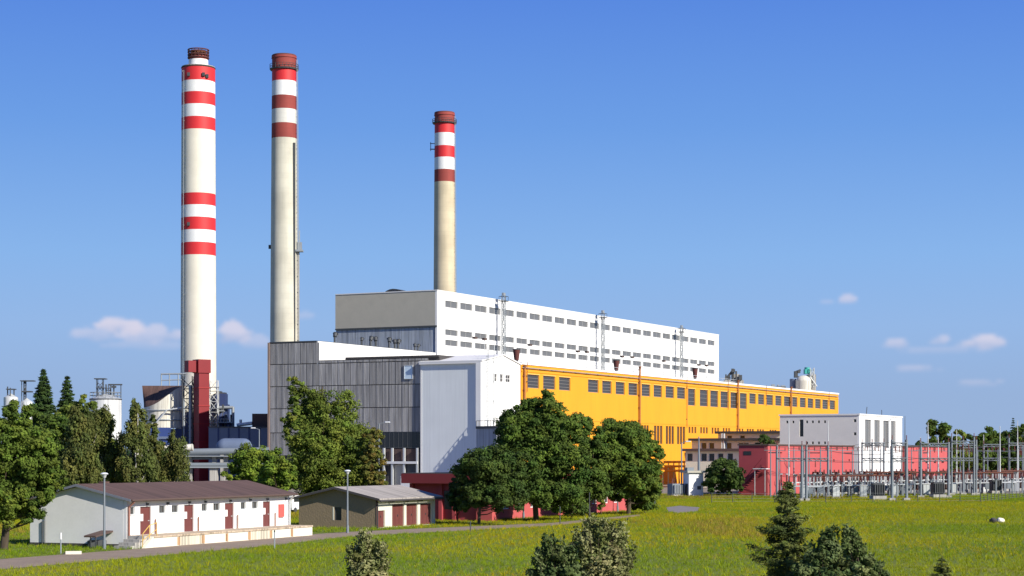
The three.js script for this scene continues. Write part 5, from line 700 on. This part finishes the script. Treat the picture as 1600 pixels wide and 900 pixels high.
// ---------------------------------------------------------------- trees, shrubs, grass
const leafMats = new Map();
function leafMat(key = 'leaf') { if (!leafMats.has(key)) { const m = new THREE.MeshPhysicalMaterial({ vertexColors: true, roughness: .75, transmission: key === 'needle' ? .08 : .3, thickness: 0, side: THREE.DoubleSide, specularIntensity: .25 }); leafMats.set(key, m); } return leafMats.get(key); }
class Leaves {
  constructor(n) { this.p = new Float32Array(n * 18); this.c = new Float32Array(n * 18); this.i = 0; this.n = n; }
  add(x, y, z, nx, ny, nz, len, wid, col, roll) {       // two bent triangles on a midrib
    if (this.i >= this.n) return;
    const l = Math.hypot(nx, ny, nz) || 1; nx /= l; ny /= l; nz /= l;
    let ux = -nz, uy = 0, uz = nx, ul = Math.hypot(ux, uz); if (ul < .05) { ux = 1; uz = 0; ul = 1; } ux /= ul; uz /= ul;
    const vx = ny * uz - nz * uy, vy = nz * ux - nx * uz, vz = nx * uy - ny * ux, cr = Math.cos(roll), sr = Math.sin(roll);
    const ax = ux * cr + vx * sr, ay = uy * cr + vy * sr, az = uz * cr + vz * sr, bx_ = -ux * sr + vx * cr, by = -uy * sr + vy * cr, bz = -uz * sr + vz * cr, k = wid * .25;
    const A = [x - ax * len / 2, y - ay * len / 2, z - az * len / 2], B = [x + ax * len / 2, y + ay * len / 2, z + az * len / 2], L = [x + bx_ * wid / 2 - nx * k, y + by * wid / 2 - ny * k, z + bz * wid / 2 - nz * k], R = [x - bx_ * wid / 2 - nx * k, y - by * wid / 2 - ny * k, z - bz * wid / 2 - nz * k];
    const o = this.i * 18; this.p.set([...A, ...B, ...L, ...B, ...A, ...R], o); for (let q = 0; q < 6; q++) this.c.set(col, o + q * 3); this.i++;
  }
  geometry() { const g = new THREE.BufferGeometry(); g.setAttribute('position', new THREE.BufferAttribute(this.p.subarray(0, this.i * 18), 3)); g.setAttribute('color', new THREE.BufferAttribute(this.c.subarray(0, this.i * 18), 3)); g.computeVertexNormals(); return g; }
}
function ball() { let x, y, z, l; do { x = rr(-1, 1); y = rr(-1, 1); z = rr(-1, 1); l = x * x + y * y + z * z; } while (l > 1 || l < .01); return [x, y, z, Math.sqrt(l)]; }
function limb(a, b, r0, r1, bend, n = 4) { const g = []; let prev = a; for (let i = 1; i <= n; i++) { const t = i / n, q = a.clone().lerp(b, t); q.x += bend.x * t * (1 - t) * 4; q.y += bend.y * t * (1 - t) * 4; q.z += bend.z * t * (1 - t) * 4; g.push(bar(prev, q, lerp(r0, r1, (i - 1) / n), lerp(r0, r1, t), 6, true)); prev = q; } return g; }
const tones = { mid: [[0.115, 0.175, 0.023], [0.142, 0.200, 0.027], [0.088, 0.144, 0.021]], // leaf albedo, linear
  lush: [[0.151, 0.226, 0.024], [0.193, 0.263, 0.029], [0.121, 0.190, 0.024]], deep: [[0.088, 0.144, 0.021], [0.115, 0.175, 0.025], [0.065, 0.115, 0.019]], dark: [[0.057, 0.100, 0.019], [0.073, 0.120, 0.021]],
  olive: [[0.162, 0.219, 0.032], [0.189, 0.237, 0.036], [0.128, 0.181, 0.029]], birch: [[.120, .145, .034], [.150, .160, .040], [.095, .120, .03]], autumn: [[.165, .155, .032], [.130, .150, .030], [.185, .145, .03]], spruce: [[0.033, 0.061, 0.021], [0.042, 0.072, 0.023]], foreC: [[.105, .125, .036], [.135, .150, .046], [.075, .10, .03]], foreL: [[.23, .25, .09], [.17, .195, .058], [.30, .30, .13]], foreD: [[.10, .14, .04], [.16, .20, .07], [.06, .095, .026]], dry: [[0.180, 0.181, 0.052], [0.150, 0.160, 0.046]],
};
// crowns: list of [px, py, rx, ry] ellipses in the photograph, at distance D; the tree stands at trunkPx with its foot on the ground
function tree(name, label, D, trunkPx, crowns, { tone = 'lush', leaf = .36, n = 9000, clump = .3, gap = .35, category = 'tree', bark = M.bark, r = .3, group, spread = 1, dz = 0, seedN = 1, shoots = 0, droop = 0 } = {}) {
  reseed(Math.round(trunkPx * 13 + D * 7 + seedN)); const k = D / F, x0 = (trunkPx - CX) * k, t = thing(name, label, category, V(x0, 0, -D), 0, group);
  const E = crowns.map(([px, py, rx, ry]) => ({ x: (px - CX) * k - x0, y: CH + (HY - py) * k, z: rr(-.25, .25) * rx * k - dz * rx * k, rx: rx * k, ry: ry * k, rz: rx * k * rr(.85, 1.1) * spread })), vol = E.reduce((s, e) => s + Math.pow(e.rx * e.ry * e.rz, 2 / 3), 0);
  n = Math.round(n * 1.7); const L = new Leaves(n + shoots * 46), clumps = [], cols = tones[tone];
  for (const e of E) {
    const share = Math.pow(e.rx * e.ry * e.rz, 2 / 3) / vol, cnt = Math.max(6, Math.round(share * n / 90)), cr = Math.pow(e.rx * e.ry * e.rz, 1 / 3) * clump, ph = rr(0, 6.28);
    for (let i = 0; i < cnt; i++) { const [bx_, by, bz, l] = ball(), lum = 1 + .12 * Math.sin(3.3 * bx_ + ph) + .10 * Math.sin(4.1 * by + 2.7 * bz + ph * 2) + rr(-.08, .08), s = (l < .55 ? .55 / l : 1) * lum; if (vnoise(e.x * .7 + bx_ * 2.6 + 50, by * 2.6 + bz * 1.9 + 50, 512, 512, 700 + Math.round(ph * 10)) > .74 && l > .45 && n > 16000) continue; clumps.push({ x: e.x + bx_ * s * e.rx * .92, y: e.y + by * s * e.ry * .92, z: e.z + bz * s * e.rz * .92, r: cr * rr(.55, 1.25), ox: bx_, oy: by, oz: bz }); }
  }
  const per = Math.floor(n / clumps.length);
  for (const c of clumps) {
    if (c.y < .4) c.y = .4 + rnd() * .5; const tint = rr(.7, 1.3), base = pick(cols), warm = rr(.9, 1.14), m = Math.round(per * rr(.7, 1.3));
    for (let i = 0; i < m; i++) {
      const [a, b, d, l] = ball(), s = (.45 + .55 * rnd()) / Math.max(l, .3) * l ** .3, px = c.x + a * c.r * s * 1.1, py = c.y + b * c.r * s * (droop ? 1.5 : .8) - droop * rnd(), pz = c.z + d * c.r * s * 1.1; if (py < .1) continue;
      const q = tint * rr(.72, 1.3), sz = leaf * rr(.55, 1.45);
      L.add(px, py, pz, a + rr(-.7, .7) + c.ox * .3, b + .45 + rr(-.7, .7), d + rr(-.7, .7) + c.oz * .3, sz, sz * .62, [base[0] * q * warm, base[1] * q, base[2] * q], droop ? 1.57 + rr(-.5, .5) : rr(0, 6.28));
    }
  }
  // trunk and limbs
  const top = Math.max(...E.map((e) => e.y)), g = [...limb(V(0, 0, 0), V(rr(-.2, .2), top, rr(-.2, .2)), r, r * .25, V(rr(-.3, .3), 0, rr(-.3, .3)), 6)];
  obj('trunk', g, bark, t); const bg = [];
  for (let i = 0; i < shoots; i++) { const e = pick(E), a = rr(0, 6.28), q = rr(.1, .8), p1 = V(e.x + Math.cos(a) * e.rx * q, e.y + e.ry * rr(.8, 1.9), e.z + Math.sin(a) * e.rz * q), p0 = V(p1.x * .6, e.y - e.ry * .6, p1.z * .6); bg.push(...limb(p0, p1, .012, .004, V(rr(-.15, .15), 0, rr(-.15, .15)), 4)); const base = pick(cols); for (let j = 0; j < 46; j++) { const t2 = rr(.35, 1), w = .11, qq = rr(.8, 1.3); L.add(lerp(p0.x, p1.x, t2) + rr(-w, w), lerp(p0.y, p1.y, t2) + rr(-w, w), lerp(p0.z, p1.z, t2) + rr(-w, w), rr(-1, 1), rr(0, 1), rr(-1, 1), leaf * rr(.7, 1.2), leaf * .6, [base[0] * qq, base[1] * qq, base[2] * qq], rr(0, 6.28)); } }
  for (let i = 0; i < clumps.length; i += Math.max(1, Math.round(clumps.length / 26))) { const c = clumps[i], y = Math.max(.5, Math.min(c.y * .55 + rr(-.5, .5), top * .8)); bg.push(...limb(V(0, y, 0), V(c.x, c.y, c.z), r * .38, r * .06, V(0, -.15 * Math.hypot(c.x, c.z), 0), 3)); }
  obj('limbs', bg, bark, t);
  const cm = meshOf('crown', L.geometry(), leafMat(), t); return t;
}
function conifer(label, px, pyTop, D, rBasePx, yLowPx, { name = 'spruce', tone = 'spruce', tier = .55, needles = 60, dens = 1, leafL = .4, full = 1, group, shape = 1, ragged = .35, gapy = 0 } = {}) {
  reseed(Math.round(px * 17 + D)); const k = D / F, h = CH + (HY - pyTop) * k, yl = Math.max(.3, CH + (HY - yLowPx) * k), t = thing(name, label, name === 'spruce' ? 'spruce' : 'conifer', V((px - CX) * k, 0, -D), 0, group), R = rBasePx * k;
  const L = new Leaves(160000), bg = [...limb(V(0, 0, 0), V(0, h, 0), h * .018, .015, V(rr(-.1, .1), 0, rr(-.1, .1)), 5)], cols = tones[tone];
  for (let y = yl; y < h - .05; y += tier * rr(.7, 1.2) * (1 - .45 * (y - yl) / (h - yl))) {
    const u = (h - y) / (h - yl), rad = R * Math.pow(u, shape), nb = Math.max(4, Math.round((6 + rad * 2.2) * dens)), a0 = rr(0, 6.28);
    for (let b = 0; b < nb; b++) {
      if (rnd() < gapy) continue; const a = a0 + b / nb * 6.28 + rr(-.3, .3), len = rad * rr(1 - ragged, 1 + ragged * .5) + .08, dy = -len * rr(.05, .32) + len * (gapy ? rr(-.15, .35) : 0), tip = V(Math.cos(a) * len, y + dy + len * .1, Math.sin(a) * len), base = V(0, y, 0);
      if (len > .3) bg.push(...limb(base, tip, Math.min(.05, len * .02 + .008), .004, V(0, -len * .08, 0), 3));
      const cnt = Math.round(needles * len * full) + 4, base2 = pick(cols), q0 = rr(.7, 1.35);
      for (let i = 0; i < cnt; i++) {
        const s = Math.pow(rnd(), .75), w = len * (gapy ? .26 : .2) * (1.1 - s) + (gapy ? .09 : .04), x = tip.x * s + rr(-w, w), z = tip.z * s + rr(-w, w), yy = y + (tip.y - y) * s - len * .08 * 4 * s * (1 - s) + rr(-.9, .25) * w * .9, q = q0 * rr(.75, 1.3), tipk = s > .85 ? 1.35 : 1, sz = leafL * rr(.6, 1.3);
        L.add(x, yy, z, Math.cos(a) * .4 + rr(-.6, .6), .9 + rr(-.5, .3), Math.sin(a) * .4 + rr(-.6, .6), sz, sz * .3, [base2[0] * q * tipk, base2[1] * q * tipk, base2[2] * q], rr(0, 6.28));
      }
    }
  }
  obj('trunk', bg, M.bark, t); meshOf('crown', L.geometry(), leafMat('needle'), t); return t;
}
// left side
tree('leafy_tree', 'large bright green tree at the left edge overhanging the white shed', 143, 6, [[8, 705, 52, 62], [48, 725, 42, 52], [62, 768, 36, 40], [8, 780, 48, 44], [74, 705, 24, 32], [24, 655, 28, 32], [40, 800, 26, 22], [90, 745, 18, 24], [-40, 730, 55, 80]], { tone: 'mid', leaf: .24, n: 36000, clump: .28, r: .32 });
conifer('tall dark spruce with the highest tip, behind the big tree at left', 68, 577, 232, 40, 745, { dens: 1.3, leafL: .6, needles: 75, tier: .6, shape: .85, ragged: .4 });
conifer('dark spruce with the second highest tip, just right of the tallest spruce', 105, 587, 236, 36, 745, { dens: 1.3, leafL: .6, needles: 75, tier: .6, shape: .85, ragged: .4 });
tree('birch_tree', 'olive birch in front of the second spruce', 205, 128, [[128, 668, 22, 42], [122, 715, 30, 40], [142, 735, 22, 30]], { tone: 'birch', leaf: .3, n: 9000, bark: M.birchBark, r: .16, droop: .5, clump: .34 });
tree('leafy_tree', 'dark bushy tree filling the gap between the spruces and the shed roof', 215, 92, [[92, 705, 32, 50], [70, 690, 22, 45], [110, 745, 30, 28]], { tone: 'deep', leaf: .34, n: 9000, r: .2 });
tree('birch_tree', 'drooping olive birch in front of the white tank', 212, 165, [[158, 668, 20, 34], [170, 692, 22, 34], [160, 725, 26, 32], [185, 740, 20, 24]], { tone: 'birch', leaf: .3, n: 9000, bark: M.birchBark, r: .15, droop: .6, clump: .34 });
tree('birch_tree', 'tall white stemmed birch between the white tank and the absorber house', 208, 212, [[212, 645, 14, 30], [208, 680, 22, 32], [220, 712, 22, 32], [200, 735, 24, 26], [232, 740, 16, 22]], { tone: 'birch', dz: .8, leaf: .3, n: 9500, bark: M.birchBark, r: .17, droop: .5, clump: .34 });
tree('birch_tree', 'thin yellowish birch before the absorber house and the pipe bridge', 210, 276, [[275, 686, 14, 22], [270, 712, 24, 26], [285, 733, 22, 22], [262, 738, 16, 18]], { tone: 'birch', leaf: .26, n: 4600, bark: M.birchBark, r: .12, droop: .7, clump: .4 });
tree('leafy_tree', 'tall olive tree rising between the two spruces and the white tank', 224, 134, [[134, 640, 20, 26], [112, 660, 26, 34], [150, 668, 24, 34], [132, 705, 36, 44], [172, 710, 26, 34]], { tone: 'olive', leaf: .36, n: 15000, r: .2, clump: .27 });
tree('leafy_tree', 'dark olive tree at the left of the tallest spruce', 226, 52, [[50, 655, 22, 30], [44, 700, 30, 40], [70, 720, 30, 40]], { tone: 'deep', leaf: .36, n: 9000, r: .2, clump: .27 });
tree('leafy_tree', 'loose olive tree between the white stemmed birch and the absorber house', 222, 236, [[236, 672, 15, 24], [240, 706, 22, 30], [226, 738, 24, 22], [250, 735, 22, 22]], { tone: 'birch', leaf: .32, n: 8000, r: .14, clump: .28 });
tree('leafy_tree', 'low dark bush behind the white shed roof left of centre', 225, 190, [[188, 742, 26, 22], [150, 748, 24, 18], [232, 752, 18, 12]], { tone: 'deep', leaf: .32, n: 5000, r: .12 });
tree('leafy_tree', 'bright green bushy tree behind the right end of the shed roof', 215, 388, [[388, 722, 28, 34], [372, 742, 22, 22], [405, 745, 22, 26]], { tone: 'lush', leaf: .3, n: 9000, r: .16 });
tree('leafy_tree', 'bright green rounded bush tree beside the shed, below the grey hall', 205, 435, [[428, 730, 28, 30], [446, 748, 24, 22], [418, 752, 22, 18]], { tone: 'lush', leaf: .3, n: 8000, r: .15, seedN: 3 });
tree('leafy_tree', 'tall yellow green tree standing before the grey panelled hall', 262, 502, [[460, 604, 15, 20], [476, 628, 32, 28], [462, 655, 22, 18], [512, 648, 46, 40], [478, 676, 40, 32], [540, 690, 50, 44], [500, 712, 56, 46], [545, 742, 50, 34], [478, 745, 36, 34], [520, 762, 50, 22]], { tone: 'olive', leaf: .34, n: 44000, clump: .28, r: .36 });
tree('leafy_tree', 'narrow rust tinted tree on the right flank of the yellow green tree', 258, 578, [[582, 690, 14, 36], [580, 728, 22, 30], [590, 750, 18, 18]], { tone: 'autumn', leaf: .32, n: 6000, r: .14 });
// round trees at the centre
tree('round_tree', 'low dark green tree leftmost of the central group, before the red building', 194, 748, [[762, 728, 46, 32], [736, 740, 32, 36], [798, 734, 34, 36], [742, 772, 34, 26], [788, 772, 40, 28]], { tone: 'dark', leaf: .29, n: 22000, r: .2, clump: .28 });
tree('round_tree', 'tallest round tree of the central group, before the white block and yellow hall', 206, 838, [[840, 634, 30, 26], [848, 656, 46, 42], [806, 672, 36, 38], [872, 676, 40, 44], [838, 710, 62, 46], [888, 728, 36, 48], [826, 752, 54, 38], [866, 768, 52, 30], [790, 722, 28, 34]], { tone: 'deep', leaf: .31, n: 52000, r: .36, clump: .28 });
tree('round_tree', 'dark slim tree squeezed between the two large round trees', 219, 921, [[908, 668, 22, 30], [920, 690, 26, 38], [926, 726, 34, 44], [914, 756, 34, 26], [936, 766, 30, 22]], { tone: 'deep', leaf: .34, n: 9000, r: .2, seedN: 5 });
tree('round_tree', 'mid green round tree at the right of the central group', 228, 982, [[970, 678, 36, 28], [994, 698, 34, 38], [955, 708, 32, 42], [984, 742, 48, 40], [1006, 762, 30, 28], [962, 768, 30, 18], [1026, 708, 17, 18], [1020, 735, 18, 22]], { tone: 'mid', leaf: .31, n: 40000, r: .3, clump: .28 });
tree('shrub', 'dense dark shrub at the foot of the right round tree', 232, 1008, [[1006, 778, 28, 22]], { tone: 'deep', leaf: .28, n: 4200, r: .06, category: 'shrub' });
tree('shrub', 'small shrub before the pink front, left of the dark post', 209, 890, [[890, 786, 30, 20]], { tone: 'deep', leaf: .26, n: 3200, r: .06, category: 'shrub' });
tree('shrub', 'light green sapling before the pink front, right of the dark post', 224, 940, [[940, 782, 9, 16]], { tone: 'olive', leaf: .22, n: 1100, r: .04, category: 'shrub' });
tree('shrub', 'dark shrub at the left corner of the central group by the garage', 199, 716, [[714, 772, 18, 26]], { tone: 'dark', leaf: .28, n: 3600, r: .08, category: 'shrub' });
tree('round_bush', 'large round dark bush beside the electrical kiosk', 328, 1130, [[1130, 742, 31, 29], [1118, 752, 22, 20], [1146, 752, 20, 18]], { tone: 'dark', leaf: .42, n: 9000, r: .14, category: 'bush', clump: .25 });
tree('leafy_tree', 'small dark tree above the low cream buildings', 400, 1196, [[1196, 690, 15, 12]], { tone: 'dark', leaf: .42, n: 1800, r: .1 });
// far trees at the right
[['dark round tree behind the right pink building', 520, 1468, [[1466, 676, 22, 19], [1484, 684, 16, 14]], 'deep'], ['small tree between the two dark tree groups at right', 560, 1498, [[1497, 680, 11, 12]], 'olive'], ['low dark tree at the left of the far tree belt', 600, 1522, [[1520, 688, 14, 15], [1530, 694, 14, 12]], 'dark'], ['broad dark tree in the middle of the far tree belt', 620, 1550, [[1548, 682, 20, 18], [1560, 694, 20, 14]], 'deep'], ['dark tree beside the far spruce', 640, 1580, [[1578, 686, 18, 18], [1572, 698, 22, 14]], 'dark'], ['tree at the right edge of the far tree belt', 610, 1606, [[1604, 680, 20, 24]], 'deep'], ['dark tree low between the far pale gantry posts', 590, 1540, [[1540, 690, 18, 16]], 'deep'], ['dark low tree left of the single round far tree', 640, 1440, [[1440, 696, 16, 8]], 'dark']].forEach(([lab, D, px, cr, tone]) => tree('far_tree', lab, D, px, cr.concat([[px, 704, 18, 12], [px + 3, 722, 24, 18], [px - 6, 735, 20, 12]]), { tone, leaf: .75, n: 6000, r: .25, clump: .3 }));
conifer('small far spruce sticking out of the tree belt at right', 1583, 653, 650, 13, 706, { leafL: .9, needles: 9, tier: 1.3, dens: .9 });
{ // distant belts and hills
  const L = new Leaves(26000); reseed(404);
  for (let i = 0; i < 26000; i++) { const D = rr(900, 1500), px = rr(-150, 1750), h = (7 + 5 * fbm(px * .02 + D * .01, D * .004, 512, 512, 3, 95)) * (1 - .3 * rnd()) * (.3 + .7 * Math.sqrt(rnd())); L.add((px - CX) / F * D, h, -D, rr(-1, 1), rr(-.2, 1), rr(0, 1), 2.6 * rr(.6, 1.4), 1.9, [.03 * rr(.7, 1.3), .052 * rr(.7, 1.3), .02], rr(0, 6.28)); }
  const f = meshOf('distant_wood', L.geometry(), leafMat(), scene); tag(f, 'far dark belt of woodland along the horizon', 'woodland', null, 'stuff');
  const pts = [], D = 3600, N = 160; const g = new THREE.PlaneGeometry(1, 1, N, 14), p = g.attributes.position;
  for (let i = 0; i < p.count; i++) { const u = p.getX(i) + .5, v = p.getY(i) + .5, px = lerp(-700, 2600, u), Dd = lerp(4600, D, 1 - v < 0 ? 0 : 1 - v), ridge = 10 + 48 * smooth(1440, 1640, px) + 14 * fbm(px * .01, 3, 256, 256, 4, 97) + 10 * smooth(300, -200, px), h = ridge * Math.sin(Math.PI * (1 - Math.abs(v - .45) / .55 * .5) - Math.PI / 2); p.setXYZ(i, (px - CX) / F * Dd, Math.max(-1, h), -Dd); }
  g.computeVertexNormals(); g.deleteAttribute('uv'); const hm = std({ c: [.035, .055, .03], roughness: 1, map: patchy }); hm.side = THREE.DoubleSide; tag(obj('hills', [g], hm), null, null, null, 'structure');
}
// foreground tree tops
conifer('young conifer with ragged branches in the right foreground', 1230, 752, 72, 62, 925, { name: 'young_conifer', tone: 'foreC', tier: .27, needles: 230, leafL: .15, dens: 1.0, ragged: .7, shape: .78, full: 1, gapy: .22 });
conifer('tip of a small conifer at the bottom right corner', 1472, 868, 66, 40, 960, { name: 'young_conifer', tone: 'foreC', tier: .2, needles: 260, leafL: .12, dens: 1 });
tree('foreground_shrub', 'sparse airy shrub top at the bottom left of centre', 68, 572, [[570, 872, 24, 24], [552, 892, 24, 22], [592, 888, 24, 24], [572, 915, 46, 26]], { tone: 'foreL', leaf: .15, n: 1500, r: .03, clump: .55, shoots: 90, category: 'shrub' });
tree('foreground_shrub', 'large shrub with pale leaves and thin upright shoots, bottom centre', 66, 930, [[935, 848, 30, 24], [915, 872, 32, 26], [962, 868, 30, 28], [975, 895, 28, 26], [935, 905, 48, 30]], { tone: 'foreL', leaf: .15, n: 2300, r: .04, clump: .55, shoots: 150, category: 'shrub' });
tree('foreground_shrub', 'darker round shrub on the left of the large pale shrub', 64, 868, [[868, 872, 26, 20], [848, 892, 24, 20], [888, 892, 26, 22], [868, 912, 44, 24]], { tone: 'foreD', leaf: .16, n: 3000, r: .04, clump: .4, shoots: 50, category: 'shrub' });
tree('foreground_shrub', 'dark leafy bush right of the young conifer', 70, 1300, [[1296, 862, 22, 22], [1276, 880, 28, 24], [1300, 895, 40, 30], [1258, 905, 30, 24]], { tone: 'foreD', leaf: .18, n: 3400, r: .04, clump: .4, shoots: 30, category: 'shrub' });
tree('foreground_shrub', 'dark bush with an upright leader at the right of the foreground group', 67, 1338, [[1328, 848, 14, 14], [1336, 866, 18, 18], [1350, 884, 26, 20], [1372, 898, 20, 12], [1340, 908, 44, 22]], { tone: 'foreD', leaf: .18, n: 2800, r: .04, clump: .4, shoots: 30, category: 'shrub' });
{ // loose shoots above the pale shrub
  reseed(500);
}
// meadow grass and flowers
{
  const N = 170000, g = new THREE.BufferGeometry(), P = [], nb = 6; reseed(900);
  for (let i = 0; i < nb; i++) { const a = i / nb * 6.28 + rr(-.4, .4), lean = rr(.15, .5), w = .035, x = Math.cos(a) * .1, z = Math.sin(a) * .1, tx = x + Math.cos(a) * lean, tz = z + Math.sin(a) * lean, h = rr(.6, 1); P.push(x - Math.sin(a) * w, 0, z + Math.cos(a) * w, x + Math.sin(a) * w, 0, z - Math.cos(a) * w, tx, h, tz); }
  g.setAttribute('position', new THREE.BufferAttribute(new Float32Array(P), 3)); g.computeVertexNormals();
  const m = new THREE.MeshPhysicalMaterial({ roughness: .8, side: THREE.DoubleSide, transmission: .2, thickness: 0, specularIntensity: .1 }), im = new THREE.InstancedMesh(g, m, N); im.name = 'meadow_grass'; tag(im, 'tall meadow grass covering the field, green with yellow and dry patches', 'grass', null, 'stuff');
  const o = new THREE.Object3D(), c = new THREE.Color(); let n = 0; const keep = (x, z) => !inPoly(x, z, roadPoly) && !inPoly(x, z, patchPoly) && !footprints.some((f) => inPoly(x, z, f));
  const fp = (fr, x0, x1, z0, z1) => [[x0, z0], [x1, z0], [x1, z1], [x0, z1]].map(([a, b]) => { const w = fr.world(a, 0, b); return [w.x, w.z]; });
  const footprints = [fp(G, -.1, 30, -9, 2.4)];
  while (n < N) {
    const D = Math.sqrt(rr(104 * 104, 350 * 350)), px = rr(-30, 1630), x = (px - CX) / F * D, z = -D; if (!keep(x, z)) continue;
    const t = meadowTone(x, z), s = rr(.15, .32) * (1 + .5 * t.dry) * (rnd() < .03 ? 1.7 : 1); o.position.set(x, 0, z); o.rotation.set(0, rr(0, 6.28), 0); o.scale.set(s * 1.5, s, s * 1.5); o.updateMatrix(); im.setMatrixAt(n, o.matrix);
    let r = lerp(.15, .36, t.g), gg = lerp(.26, .37, t.g), b = .012; if (rnd() < .03 + t.yellow * .6) { r = .42; gg = .36; b = .012; } if (rnd() < t.dry * .6) { r = .34; gg = .25; b = .05; } const k = rr(.75, 1.25); c.setRGB(r * k, gg * k, b * k); im.setColorAt(n, c); n++;
  }
  scene.add(im); im.castShadow = im.receiveShadow = true;
}
renderer.render(scene, camera);
